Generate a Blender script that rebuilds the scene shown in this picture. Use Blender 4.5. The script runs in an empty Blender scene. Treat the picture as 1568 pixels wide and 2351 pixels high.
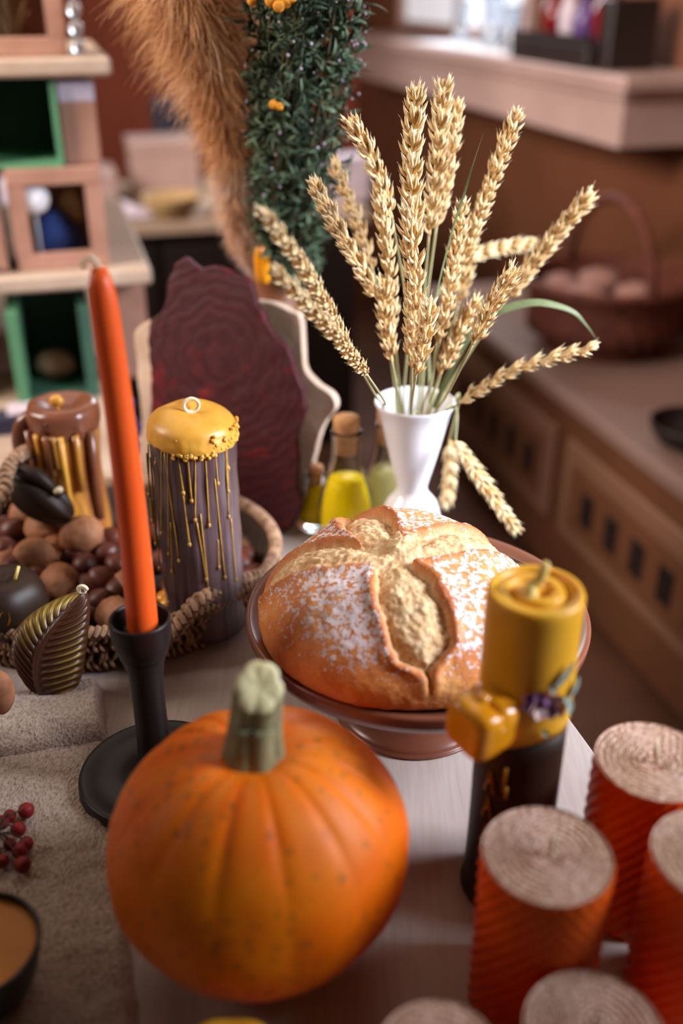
import bpy, math, random
from mathutils import Vector, Matrix, noise
random.seed(7)
PI = math.pi
C = bpy.context.scene.collection
SC = bpy.context.scene

# ------------------------------------------------------------------ camera
H = 0.59                       # camera height above the table top (z = 0); floor is at -0.75
F = 2286.0                     # focal length in pixels of the 1568 x 2351 frame (35 mm lens)
PITCH = math.radians(28.0)
cam_d = bpy.data.cameras.new('camera')
cam = bpy.data.objects.new('camera', cam_d); C.objects.link(cam)
cam.location = (0, 0, H)
cam.rotation_euler = (PI/2 - PITCH, 0, 0)
cam_d.sensor_fit = 'VERTICAL'; cam_d.sensor_height = 36.0; cam_d.lens = 35.0
cam_d.clip_start = 0.02
cam_d.dof.use_dof = True
cam_d.dof.focus_distance = 0.845
cam_d.dof.aperture_fstop = 2.0
SC.camera = cam

# ------------------------------------------------------------------ world, lights, exposure
w = bpy.data.worlds.new('world'); SC.world = w; w.use_nodes = True
bgn = w.node_tree.nodes['Background']
bgn.inputs['Color'].default_value = (1.0, 0.80, 0.64, 1); bgn.inputs['Strength'].default_value = 0.05

def area(name, loc, target, sx, sy, power, col):
    l = bpy.data.lights.new(name, 'AREA'); l.shape = 'RECTANGLE'; l.size = sx; l.size_y = sy
    l.energy = power; l.color = col
    o = bpy.data.objects.new(name, l); C.objects.link(o); o.location = loc
    o.rotation_euler = (Vector(target) - Vector(loc)).to_track_quat('-Z', 'Y').to_euler()
    return o
k = area('window_light_side', (1.15, .62, 0.75), (0.0, 1.00, 0.10), .60, .75, 10.0, (0.84, 0.88, 1.0)); k.data.spread = math.radians(58)
area('window_light_far', (0.55, 3.9, 1.15), (-0.1, 1.2, 0.1), 1.5, 1.0, 46, (0.86, 0.92, 1.0))
area('ceiling_bounce', (-0.3, 2.1, 1.75), (-0.3, 2.4, 0.0), 2.2, 1.8, 18, (1.0, 0.80, 0.66))
k = area('left_fill_light', (-1.7, 1.0, 1.25), (0.7, 3.0, 0.15), 1.2, 1.0, 40, (1.0, 0.84, 0.74)); k.data.spread = math.radians(95)  # added warm fill lamp to brighten the background; no known window on this side
vs = SC.view_settings
vs.view_transform = 'Standard'; vs.look = 'None'; vs.gamma = 1.0; vs.use_curve_mapping = False
vs.exposure = 0.0

# ------------------------------------------------------------------ where things stand
def P(px, py, y):              # the point of the ray through a photo pixel at distance y ahead
    xc = (px - 784) / F; zc = (1175.5 - py) / F
    d = Vector((xc, math.cos(PITCH) + zc*math.sin(PITCH), -math.sin(PITCH) + zc*math.cos(PITCH)))
    return Vector((0, 0, H)) + d * (y / d.y)
def Zp(px, py, z):             # ... at height z
    xc = (px - 784) / F; zc = (1175.5 - py) / F
    d = Vector((xc, math.cos(PITCH) + zc*math.sin(PITCH), -math.sin(PITCH) + zc*math.cos(PITCH)))
    return Vector((0, 0, H)) + d * ((z - H) / d.z)
A = math.radians(15.6)         # the furniture and the walls are turned by this much
EU = Vector((math.cos(A), math.sin(A), 0)); EV = Vector((-math.sin(A), math.cos(A), 0))
def R(o, u, v, z): return Vector(o[:2] + (0,)) + EU*u + EV*v + Vector((0, 0, z)) if isinstance(o, tuple) else Vector((o.x, o.y, 0)) + EU*u + EV*v + Vector((0,0,z))

# ------------------------------------------------------------------ materials
def lin(c):
    r = []
    for v in c[:3]:
        v = v/255.0
        r.append(v/12.92 if v <= .04045 else ((v+.055)/1.055)**2.4)
    return (*r, 1.0)
class NT:
    def __init__(s, name):
        s.m = bpy.data.materials.new(name); s.m.use_nodes = True
        s.t = s.m.node_tree; s.b = s.t.nodes['Principled BSDF']
    def n(s, ty, **kw):
        x = s.t.nodes.new(ty)
        for k, v in kw.items():
            if k.startswith('i_'):
                key = k[2:].replace('_', ' ')
                x.inputs[key].default_value = v
            else: setattr(x, k, v)
        return x
    def l(s, a, b): s.t.links.new(a, b)
    def coord(s, scale=(1,1,1), kind='Object'):
        tc = s.n('ShaderNodeTexCoord'); mp = s.n('ShaderNodeMapping')
        s.l(tc.outputs[kind], mp.inputs[0]); mp.inputs['Scale'].default_value = scale
        return mp.outputs[0]
    def noise(s, scale, detail=3, rough=.6, vec=None, dist=0):
        x = s.n('ShaderNodeTexNoise'); x.inputs['Scale'].default_value = scale
        x.inputs['Detail'].default_value = detail; x.inputs['Roughness'].default_value = rough
        x.inputs['Distortion'].default_value = dist
        s.l(vec if vec is not None else s.coord(), x.inputs['Vector']); return x.outputs['Fac']
    def ramp(s, fac, stops, interp='LINEAR'):
        r = s.n('ShaderNodeValToRGB'); r.color_ramp.interpolation = interp
        e = r.color_ramp.elements
        while len(e) < len(stops): e.new(.5)
        for i, (p, c) in enumerate(stops): e[i].position = p; e[i].color = c if len(c) == 4 and max(c) <= 1 else lin(c)
        s.l(fac, r.inputs[0]); return r.outputs[0]
    def mix(s, fac, a, b, blend='MIX'):
        x = s.n('ShaderNodeMix', data_type='RGBA', blend_type=blend)
        for sock, v in ((x.inputs[0], fac), (x.inputs[6], a), (x.inputs[7], b)):
            if hasattr(v, 'links'): s.l(v, sock)
            elif isinstance(v, (int, float)): sock.default_value = v
            else: sock.default_value = lin(v)
        return x.outputs[2]
    def math(s, op, a, b=0.0, clamp=False):
        x = s.n('ShaderNodeMath', operation=op, use_clamp=clamp)
        for i, v in enumerate((a, b)):
            if hasattr(v, 'links'): s.l(v, x.inputs[i])
            else: x.inputs[i].default_value = v
        return x.outputs[0]
    def attr(s, name):
        x = s.n('ShaderNodeAttribute', attribute_name=name); return x.outputs['Fac']
    def bump(s, h, strength=.4, dist=.001):
        x = s.n('ShaderNodeBump'); x.inputs['Strength'].default_value = strength; x.inputs['Distance'].default_value = dist
        s.l(h, x.inputs['Height']); s.l(x.outputs[0], s.b.inputs['Normal'])
    def col(s, c):
        if hasattr(c, 'links'): s.l(c, s.b.inputs['Base Color'])
        else: s.b.inputs['Base Color'].default_value = lin(c)
    def set(s, **kw):
        for k, v in kw.items(): s.b.inputs[k.replace('_', ' ')].default_value = v
        return s
def sss(nt, w_, radius, scale):
    nt.set(Subsurface_Weight=w_, Subsurface_Radius=radius, Subsurface_Scale=scale)

def M(name, c1, c2=None, scale=20, rough=.6, bump=0, bscale=None, bdist=.001, coat=0, metal=0, stretch=(1,1,1), spec=.5, detail=3):
    """two-tone noise-mottled surface"""
    t = NT(name)
    v = t.coord(stretch)
    if c2 is None: c2 = tuple(x*.85 for x in c1)
    t.col(t.ramp(t.noise(scale, detail, vec=v), [(.35, c1), (.65, c2)]))
    t.set(Roughness=rough, Metallic=metal, Coat_Weight=coat, Specular_IOR_Level=spec)
    if bump: t.bump(t.noise(bscale or scale*3, 4, vec=v), bump, bdist)
    return t.m

MAT = {}
# wood of the table: fine lengthwise grain
t = NT('pale_birch_tabletop'); v = t.coord((1, 1, 1))
mp = t.n('ShaderNodeMapping'); tc = t.n('ShaderNodeTexCoord'); t.l(tc.outputs['Object'], mp.inputs[0])
mp.inputs['Rotation'].default_value = (0, 0, -A); mp.inputs['Scale'].default_value = (46, 3.2, 10)
g = t.noise(4, 6, .62, vec=mp.outputs[0], dist=.6)
t.col(t.mix(t.ramp(g, [(.38, (0,0,0,1)), (.72, (1,1,1,1))]), (186, 172, 164), (174, 157, 146)))
t.set(Roughness=.5, Specular_IOR_Level=.35); t.bump(g, .15, .0006); MAT['table'] = t.m
MAT['shelfwood'] = M('pale_plywood_shelf', (184, 164, 146), (168, 144, 124), 8, .55, stretch=(1, 6, 6))
MAT['boxwood'] = M('brown_box_wood', (168, 124, 104), (146, 104, 84), 9, .7)
MAT['terracotta'] = M('terracotta_wall_paint', (176, 92, 68), (160, 80, 60), 2, .9)
MAT['brownwall'] = M('warm_brown_wall_paint', (112, 66, 38), (98, 56, 30), 1.6, .9)
MAT['floor'] = M('brown_floor', (100, 62, 42), (78, 46, 30), 3, .7)
MAT['mauvewood'] = M('mauve_brown_painted_wood', (176, 150, 144), (160, 134, 128), 3, .6)
MAT['benchtop'] = M('muted_brown_bench_top', (134, 108, 98), (122, 96, 86), 3, .6)
MAT['drawerwood'] = M('faded_brown_drawer_front', (128, 92, 72), (114, 80, 62), 3, .6)
MAT['benchfront'] = M('brown_bench_front', (104, 64, 40), (92, 54, 32), 3, .6)
MAT['darkwood'] = M('near_black_wood', (36, 24, 22), (22, 14, 12), 5, .5)
MAT['green'] = M('green_painted_box', (86, 140, 100), (70, 120, 86), 5, .6)
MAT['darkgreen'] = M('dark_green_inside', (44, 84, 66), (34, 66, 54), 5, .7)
MAT['lilac'] = M('pale_lilac_paper', (204, 192, 204), (180, 168, 186), 8, .7)
MAT['white'] = M('white_matt', (236, 234, 236), (222, 220, 224), 5, .6)
MAT['blue'] = M('deep_blue_wool', (42, 66, 126), (28, 44, 88), 20, .9, .5, 60)
MAT['redglass'] = M('dark_red_glaze', (120, 14, 20), (80, 6, 12), 5, .2)
MAT['purple'] = M('purple_glaze', (96, 66, 130), (72, 50, 100), 5, .3)
MAT['rust'] = M('rust_brown_wicker', (116, 56, 36), (70, 30, 20), 30, .7, .8, 90, .004, stretch=(1, 1, 4))
MAT['rosyfruit'] = M('rosy_cloth', (170, 130, 122), (140, 98, 88), 14, .8)
MAT['dustyyellow'] = M('dusty_yellow', (186, 158, 112), (166, 136, 92), 8, .6)
MAT['teal'] = M('teal_glaze', (96, 128, 118), (78, 110, 104), 8, .5)
MAT['navy'] = M('navy_cloth', (44, 42, 62), (30, 30, 46), 8, .8)

# ------------------------------------------------------------------ mesh helpers
class G:
    def __init__(s): s.v = []; s.f = []; s.a = {}
    def add(s, vs, fs):
        o = len(s.v); s.v += [Vector(x) for x in vs]; s.f += [tuple(i+o for i in f) for f in fs]
        return s
    def grid(s, pts, nu, nv, closeu=False, flip=False):
        """pts row-major: nv rows of nu"""
        fs = []
        for j in range(nv-1):
            for i in range(nu if closeu else nu-1):
                a = j*nu+i; b = j*nu+(i+1) % nu; c = (j+1)*nu+(i+1) % nu; d = (j+1)*nu+i
                fs.append((a, d, c, b) if flip else (a, b, c, d))
        return s.add(pts, fs)
    def lathe(s, prof, n=48, o=(0,0,0), fn=None, axis=None):
        pts = []; o = Vector(o)
        for r, z in prof:
            for i in range(n):
                th = 2*PI*i/n
                p = Vector((r*math.cos(th), r*math.sin(th), z))
                if fn: p = fn(p, th, r, z)
                if axis is not None: p = axis @ p
                pts.append(o + p)
        return s.grid(pts, n, len(prof), True)
    def tube(s, path, rad, n=8, cap=True, flat=1.0):
        path = [Vector(p) for p in path]
        if not hasattr(rad, '__len__'): rad = [rad]*len(path)
        pts = []; up = None
        for i, p in enumerate(path):
            tg = (path[min(i+1, len(path)-1)] - path[max(i-1, 0)]).normalized()
            if up is None:
                up = tg.orthogonal().normalized()
            up = (up - tg*up.dot(tg)).normalized(); sd = tg.cross(up)
            for k in range(n):
                a = 2*PI*k/n
                pts.append(p + (up*math.cos(a)*flat + sd*math.sin(a))*rad[i])
        o = len(s.v); s.grid(pts, n, len(path), True)
        if cap:
            s.f.append(tuple(o+k for k in range(n))[::-1])
            s.f.append(tuple(o+(len(path)-1)*n+k for k in range(n)))
        return s
    def box(s, o, u, v, w_, bev=0.0):
        """box from corner o with edge vectors u, v, w_, edges chamfered by bev"""
        o = Vector(o); u = Vector(u); v = Vector(v); w_ = Vector(w_)
        if bev <= 0:
            vs = [o, o+u, o+u+v, o+v, o+w_, o+u+w_, o+u+v+w_, o+v+w_]
            return s.add(vs, [(0,3,2,1),(4,5,6,7),(0,1,5,4),(1,2,6,5),(2,3,7,6),(3,0,4,7)])
        L = [x.length for x in (u, v, w_)]; E = [x.normalized() for x in (u, v, w_)]
        c = o + (u+v+w_)/2; h = [l/2 for l in L]; idx = {}; vs = []
        for sx in (-1, 1):
            for sy in (-1, 1):
                for sz in (-1, 1):
                    for ax in range(3):
                        q = [sx*(h[0]-bev), sy*(h[1]-bev), sz*(h[2]-bev)]
                        q[ax] = (sx, sy, sz)[ax]*h[ax]
                        idx[(sx, sy, sz, ax)] = len(vs); vs.append(c + E[0]*q[0] + E[1]*q[1] + E[2]*q[2])
        fs = []
        for ax in range(3):
            b_, c_ = (ax+1) % 3, (ax+2) % 3
            for sg in (-1, 1):
                f = []
                for (p, q) in ((-1,-1), (1,-1), (1,1), (-1,1)):
                    k = [0,0,0]; k[ax] = sg; k[b_] = p; k[c_] = q; f.append(idx[(*k, ax)])
                fs.append(tuple(f) if sg > 0 else tuple(f[::-1]))
        for ax in range(3):        # edges along ax
            b_, c_ = (ax+1) % 3, (ax+2) % 3
            for p in (-1, 1):
                for q in (-1, 1):
                    f = []
                    for sg, face in ((-1, b_), (1, b_), (1, c_), (-1, c_)):
                        k = [0,0,0]; k[ax] = sg; k[b_] = p; k[c_] = q; f.append(idx[(*k, face)])
                    fs.append(tuple(f) if p*q < 0 else tuple(f[::-1]))
        for sx in (-1, 1):
            for sy in (-1, 1):
                for sz in (-1, 1):
                    f = [idx[(sx, sy, sz, a_)] for a_ in range(3)]
                    fs.append(tuple(f) if sx*sy*sz > 0 else tuple(f[::-1]))
        return s.add(vs, fs)
    def ball(s, c, r, nu=16, nv=10, fn=None, rot=None):
        c = Vector(c); r = (r, r, r) if not hasattr(r, '__len__') else r
        pts = []
        for j in range(nv+1):
            ph = PI*j/nv
            for i in range(nu):
                th = 2*PI*i/nu
                d = Vector((math.sin(ph)*math.cos(th), math.sin(ph)*math.sin(th), -math.cos(ph)))
                p = Vector((d.x*r[0], d.y*r[1], d.z*r[2]))
                if fn: p = fn(p, d)
                if rot is not None: p = rot @ p
                pts.append(c + p)
        return s.grid(pts, nu, nv+1, True)

def spline(pts, n):
    """Catmull-Rom through pts, n samples per span"""
    pts = [Vector(p) for p in pts]; out = []
    for i in range(len(pts)-1):
        p0 = pts[max(i-1, 0)]; p1 = pts[i]; p2 = pts[i+1]; p3 = pts[min(i+2, len(pts)-1)]
        for k in range(n):
            t_ = k/n; t2 = t_*t_; t3 = t2*t_
            out.append(.5*((2*p1) + (p2-p0)*t_ + (2*p0-5*p1+4*p2-p3)*t2 + (3*p1-p0-3*p2+p3)*t3))
    out.append(pts[-1]); return out
def prof(pts, n=4): return [(p.x, p.y) for p in spline([Vector((a, b, 0)) for a, b in pts], n)]

ORG = {}
def mesh(name, g, m, smooth=True, origin=(0,0,0)):
    me = bpy.data.meshes.new(name); o = Vector(origin)
    me.from_pydata([tuple(x - o) for x in g.v], [], g.f)
    for k, vals in g.a.items():
        at = me.attributes.new(k, 'FLOAT', 'POINT'); at.data.foreach_set('value', vals)
    me.materials.append(m)
    if smooth: me.shade_smooth()
    return me
def link(name, me, loc=(0,0,0), parent=None):
    o = bpy.data.objects.new(name, me); C.objects.link(o); o.location = loc
    if parent is not None: o.parent = parent
    return o
def tag(o, label=None, cat=None, group=None, kind=None):
    if label: o['label'] = label
    if cat: o['category'] = cat
    if group: o['group'] = group
    if kind: o['kind'] = kind
    return o
def thing(name, label, cat, loc=(0,0,0), group=None):
    o = bpy.data.objects.new(name, None); C.objects.link(o); o.location = loc
    o.empty_display_size = .02
    ORG[o.name] = Vector(loc); tag(o, label, cat, group); return o
def origin_of(p):
    while p is not None:
        if p.name in ORG: return ORG[p.name]
        p = p.parent
    return Vector()
def part(name, g, m, parent, smooth=True, label=None, kind=None):
    """g holds world coordinates; becomes a child (or a child's child) of parent"""
    o = link(name, mesh(name, g, m, smooth, origin_of(parent)), (0,0,0), parent)
    return tag(o, label, kind=kind)
def solo(name, g, m, label, cat, loc=(0,0,0), group=None, smooth=True):
    o = link(name, mesh(name, g, m, smooth, loc), loc); ORG[o.name] = Vector(loc)
    return tag(o, label, cat, group)
def struct(name, g, m, smooth=False, parent=None):
    o = link(name, mesh(name, g, m, smooth), (0,0,0), parent)
    if parent is None: o['kind'] = 'structure'
    return o
def ease(a, b, x):
    t_ = min(1, max(0, (x-a)/(b-a))); return t_*t_*(3-2*t_)
UP = Vector((0, 0, 1))

# ================================================================== THE ROOM
WP = Vector((0.64, 1.63, 0))                 # a point of the bench's front plane
def W(n, v, z): return WP + EU*n + EV*v + Vector((0, 0, z))      # n towards the right wall, v away from the camera
struct('floor', G().box((-5, -2, -.78), (9, 0, 0), (0, 10, 0), (0, 0, .03)), MAT['floor'])
struct('wall_right', G().box(W(.50, -3.2, -.75), EU*.12, EV*7.4, UP*3.0), MAT['brownwall'])
struct('wall_back', G().box(W(.50, 3.9, -.75), -EU*6, EV*.12, UP*3.0), MAT['terracotta'])
struct('baseboard_right', G().box(W(.50, -3.2, -.75), -EU*.015, EV*7.0, UP*.08, .003), MAT['darkwood'])
# far stretch of the right wall's window above the ledge: frame and pane, and the lit pane itself
t = NT('daylit_window_glass'); t.col((220, 228, 240)); t.set(Roughness=.1)
t.b.inputs['Emission Color'].default_value = (0.86, 0.92, 1.0, 1); t.b.inputs['Emission Strength'].default_value = .42
MAT['pane'] = t.m
wf = struct('window_1', G().box(W(.495, 1.85, .42), -EU*.03, EV*.05, UP*1.2).box(W(.495, 3.10, .42), -EU*.03, EV*.05, UP*1.2)
            .box(W(.495, 1.90, .42), -EU*.03, EV*1.2, UP*.03).box(W(.495, 1.90, 1.58), -EU*.03, EV*1.2, UP*.04)
            .box(W(.492, 2.48, .45), -EU*.02, EV*.03, UP*1.13), MAT['mauvewood'])
struct('window_pane', G().box(W(.495, 1.90, .45), -EU*.004, EV*1.2, UP*1.13), MAT['pane'], parent=wf)

# wall ledge under the window: top board over a deep boxed apron
rt = thing('wall_ledge', 'long mauve-brown boxed ledge fixed on the brown wall under the window', 'ledge', W(.25, .75, .23))
part('ledge_top', G().box(W(.255, .84, .365), EU*.245, EV*2.41, UP*.032, .004), MAT['mauvewood'], rt, False)
part('ledge_front', G().box(W(.275, .875, .232), EU*.225, EV*2.31, UP*.132, .004), MAT['mauvewood'], rt, False)
part('ledge_moulding', G().box(W(.262, .86, .345), EU*.238, EV*2.36, UP*.020, .004), MAT['mauvewood'], rt, False)
# things on the ledge
solo('white_cloth', G().box(W(.27, 1.56, .3975), EU*.20, EV*.80, UP*.006, .002), MAT['white'],
     'white cloth lying on the wall ledge under the glass vases', 'cloth', W(.27, 1.56, .3975), smooth=False)
t = NT('clear_glass'); t.col((225, 232, 238)); t.set(Roughness=.05, Transmission_Weight=.92, IOR=1.45); MAT['glass'] = t.m
for i, (n_, v_, r_, h_, lb) in enumerate(((.36, 1.72, .032, .12, 'clear glass vase nearest the dark box on the ledge'),
                                  (.38, 1.92, .04, .15, 'wide clear glass vase in the middle of the white cloth'),
                                  (.36, 2.14, .03, .13, 'slim clear glass vase at the far end of the white cloth'))):
    b = W(n_, v_, .4045)
    solo('glass_vase', G().lathe(prof([(0, 0), (r_*.8, 0), (r_, .02), (r_*.8, h_*.6), (r_, h_), (r_*.92, h_), (r_*.72, h_*.6), (r_*.9, .025), (0, .01)], 3), 24, b),
         MAT['glass'], lb, 'vase', b, 'clear vases on the ledge')
solo('long_dark_box', G().box(W(.27, 1.07, .3975), EU*.18, EV*.46, UP*.055, .004).box(W(.27, 1.07, .4525), EU*.01, EV*.46, UP*.02).box(W(.44, 1.07, .4525), EU*.01, EV*.46, UP*.02), MAT['darkwood'],
     'long near-black wooden tray on the wall ledge carrying red vessels', 'tray', W(.27, 1.07, .3975), smooth=False)
for nm, n_, v_, r_, h_, m_, lb, cat in (('red_jar', .34, 1.10, .045, .14, 'redglass', 'large dark red round jar at the near end of the dark tray', 'jar'),
        ('purple_jar', .33, 1.21, .03, .11, 'purple', 'purple jar between the red jars on the dark tray', 'jar'),
        ('lilac_bottle', .33, 1.30, .026, .13, 'lilac', 'pale lilac bottle in the middle of the dark tray', 'bottle'),
        ('red_jar', .34, 1.40, .036, .13, 'redglass', 'smaller dark red jar at the far end of the dark tray', 'jar')):
    b = W(n_, v_, .4530)
    solo(nm, G().lathe(prof([(0, 0), (r_*.7, 0), (r_, h_*.35), (r_*.9, h_*.6), (r_*.5, h_*.8), (r_*.6, h_), (r_*.5, h_), (r_*.4, h_*.8), (0, h_*.78)], 3), 24, b), MAT[m_], lb, cat, b)
b = W(.29, 1.00, .3975)
solo('black_slate', G().box(b, EU*.13, EV*.06, UP*.16, .004), MAT['darkwood'], 'black square-edged box at the near end of the wall ledge', 'box', b, smooth=False)
# two pale sockets on the wall
for (px, py, lb) in ((1318, 562, 'small pale wall socket below the ledge, the one beside the bright wheat ear'), (1526, 640, 'small pale wall socket on the brown wall at the right edge')):
    xc = (px-784)/F; zc = (1175.5-py)/F
    d = Vector((xc, math.cos(PITCH)+zc*math.sin(PITCH), -math.sin(PITCH)+zc*math.cos(PITCH)))
    k = EU.dot(W(.498, 0, 0) - Vector((0,0,H))) / EU.dot(d); c = Vector((0,0,H)) + d*k
    sr = thing('wall_socket', lb, 'socket', c, 'pale sockets on the brown wall')
    part('plate', G().box(c - EV*.026 - UP*.03, -EU*.008, EV*.052, UP*.06, .003), MAT['mauvewood'], sr, False)
    part('rocker', G().box(c - EV*.012 - UP*.016 - EU*.008, -EU*.005, EV*.024, UP*.032, .002), MAT['mauvewood'], sr, False)

# low bench along the wall with drawers
rt = thing('storage_bench', 'long brown storage bench with drawers standing along the right wall', 'bench', W(.25, .6, -.75))
part('bench_top', G().box(W(-.015, -1.9, -.255), EU*.5, EV*3.3, UP*.035, .006), MAT['benchtop'], rt, False)
part('bench_body', G().box(W(.012, -1.88, -.70), EU*.47, EV*3.26, UP*.443), MAT['benchfront'], rt, False)
part('plinth', G().box(W(.05, -1.85, -.75), EU*.42, EV*3.2, UP*.05), MAT['darkwood'], rt, False)
for i in range(3):
    v0 = -.92 + i*.72
    dr = part('drawer', G().box(W(.012, v0, -.56), -EU*.018, EV*.66, UP*.24, .006), MAT['drawerwood'], rt, False)
    part('drawer_panel', G().box(W(-.0062, v0+.05, -.52), -EU*.008, EV*.56, UP*.16, .004), MAT['benchfront'], dr, False)
    for k in range(5):
        part('cutout', G().box(W(-.0144, v0+.075+k*.105, -.48), -EU*.003, EV*.05, UP*.08, .001), MAT['darkwood'], dr, False)
# big rust coloured basket on the bench
b = W(.225, .76, -.22)
rt = thing('wicker_basket', 'large rust-brown wicker basket with a tall handle on the bench', 'basket', b)
def wob(p, th, r, z): return p*1.0 + Vector((math.cos(th), math.sin(th), 0))*.004*math.sin(th*26 + (1 if int(z/.012) % 2 else 0)*PI)
part('basket_wall', G().lathe([(.14+.06*(k/14), k*.012) for k in range(15)] + [(.185+.0*k, .168-k*.03) for k in range(5)] + [(0, .045)], 104, b, wob), MAT['rust'], rt)
part('rim', G().tube([b + Vector((.202*math.cos(a_*PI/24), .202*math.sin(a_*PI/24), .172)) for a_ in range(49)], .012, 8, False), MAT['rust'], rt)
part('handle', G().tube([b + EV*.2*math.cos(a_*PI/20) + UP*(.17 + .19*math.sin(a_*PI/20)) for a_ in range(21)], .013, 8), MAT['rust'], rt)
for i, (dx, dy, r_) in enumerate(((-.07, -.08, .05), (.06, -.05, .045), (.0, .07, .05), (-.1, .05, .04))):
    solo('folded_cloth', G().ball(b + Vector((dx, dy, .14)), (r_*1.2, r_, r_*.75), 16, 10, lambda p, d: p*(1+.15*noise.noise(d*2.5))), MAT['rosyfruit'],
         ['rosy cloth bundle at the front left of the wicker basket', 'rosy cloth bundle at the front right of the wicker basket', 'rosy cloth bundle at the back of the wicker basket', 'small rosy cloth bundle at the left side of the wicker basket'][i], 'cloth', b + Vector((dx, dy, .10)), 'cloth bundles in the wicker basket')
b = W(.10, .16, -.2195)
solo('black_bowl', G().lathe(prof([(0, 0), (.05, 0), (.075, .02), (.085, .045), (.08, .045), (.07, .022), (.04, .008), (0, .006)], 3), 28, b), MAT['darkwood'],
     'small black bowl on the bench by the right edge of the view', 'bowl', b)

# back table with clutter, dark cabinet below it
BT = Vector((-.95, 2.72, 0))
def B(u, v, z): return BT + EU*u + EV*v + UP*z
rt = thing('back_table', 'pale-topped table far behind the plumes with a near-black cabinet front', 'table', B(.6, .3, -.75))
part('tabletop', G().box(B(-.2, -.02, -.035), EU*1.27, EV*.7, UP*.035, .004), MAT['shelfwood'], rt, False)
part('cabinet', G().box(B(-.15, .02, -.75), EU*1.18, EV*.62, UP*.715), MAT['darkwood'], rt, False)
for k in range(2):
    dd = part('door', G().box(B(-.12+k*.59, .018, -.70), EU*.56, -EV*.015, UP*.63, .004), MAT['darkwood'], rt, False)
    part('knob', G().ball(B(.38+k*.59-.02, -.006, -.3), .012, 10, 8), MAT['darkwood'], dd)
def bx(nm, u, v, su, sv, sz, m_, lb, cat, z=0.0, lidm=None):
    b_ = B(u, v, z); r_ = thing(nm, lb, cat, b_)
    part('carton', G().box(b_, EU*su, EV*sv, UP*sz*.8, .003), MAT[m_], r_, False)
    part('lid', G().box(b_ - EU*.003 - EV*.003 + UP*sz*.8, EU*(su+.006), EV*(sv+.006), UP*sz*.2, .003), MAT[lidm or m_], r_, False)
bx('gift_box', .14, .16, .22, .2, .11, 'mauvewood', 'mauve cardboard box at the left of the far back table', 'box')
bx('gift_box', .42, .30, .2, .2, .17, 'mauvewood', 'taller mauve box standing behind the cloth on the far back table', 'box')
bx('lilac_box', .66, .10, .07, .07, .14, 'lilac', 'pale lilac upright box on the far back table beside the plume', 'box')
bx('lilac_box', .96, .12, .15, .1, .13, 'lilac', 'pale lilac box seen behind the green herbs and wheat', 'box')
bx('navy_box', .52, .53, .14, .1, .26, 'navy', 'dark navy box at the back of the far table left of the plume', 'box')
b = B(.18, .08, .0)
def clothf(i, j, n, m_): 
    u = i/n; v = j/m_
    return B(.02+.42*u, .02+.12*v, .012+.11*(1-u)*(.3+.7*v)+.008*math.sin(u*19+v*5))
g = G(); pts = [clothf(i, j, 30, 10) for j in range(11) for i in range(31)]
g.grid(pts, 31, 11); g.grid([p - UP*.011 for p in pts], 31, 11, flip=True)
solo('draped_paper', g, MAT['lilac'], 'pale lilac crumpled paper sloping over the far back table', 'paper', B(.02, .02, .0))
b = B(.50, .04, 0)
solo('yellow_bowl', G().lathe(prof([(0, 0), (.04, 0), (.07, .03), (.085, .06), (.078, .06), (.06, .03), (0, .012)], 3), 28, b), MAT['dustyyellow'], 'dull yellow bowl at the front of the far back table', 'bowl', b)
b = B(.80, .06, 0)
solo('teal_jar', G().lathe(prof([(0, 0), (.035, 0), (.04, .03), (.036, .07), (.025, .085), (.028, .1), (.022, .1), (.018, .08), (0, .07)], 3), 24, b), MAT['teal'], 'teal jar on the far back table beside the plume', 'jar', b)

# ---- side table with a tiered display at the left
ST = Vector((-.306, 1.60, 0))
def S(u, v, z): return ST + EU*u + EV*v + UP*z
rt = thing('side_table', 'pale wooden side table behind the basket at the left carrying the tiered shelves', 'table', S(-.7, .2, -.75))
part('tabletop', G().box(S(-1.3, -.33, -.05), EU*1.22, EV*1.05, UP*.03, .004), MAT['shelfwood'], rt, False)
for (u, v) in ((-1.27, -.30), (-.15, -.30), (-1.27, .66), (-.15, .66)):
    part('leg', G().box(S(u, v, -.75), EU*.05, EV*.05, UP*.70, .003), MAT['shelfwood'], rt, False)
rt = thing('display_shelf', 'pale plywood display shelf with two boards at the left, behind the orange taper', 'shelf', S(-.6, .2, -.02))
part('board', G().box(S(-1.2, 0, .157), EU*1.2, EV*.62, UP*.027, .005), MAT['shelfwood'], rt, False)
part('board', G().box(S(-1.2, .02, .467), EU*1.17, EV*.50, UP*.027, .005), MAT['shelfwood'], rt, False)
for (u, v, z0, z1, sv) in ((-.09, .06, -.02, .157, .05), (-1.15, .06, -.02, .157, .05), (-.18, .5, -.02, .157, .05), (-1.15, .5, -.02, .157, .05), (-.20, .42, .184, .467, .04), (-1.1, .42, .184, .467, .04)):
    part('post', G().box(S(u, v, z0), EU*.08, EV*sv, UP*(z1-z0), .002), MAT['boxwood'], rt, False)
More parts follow.
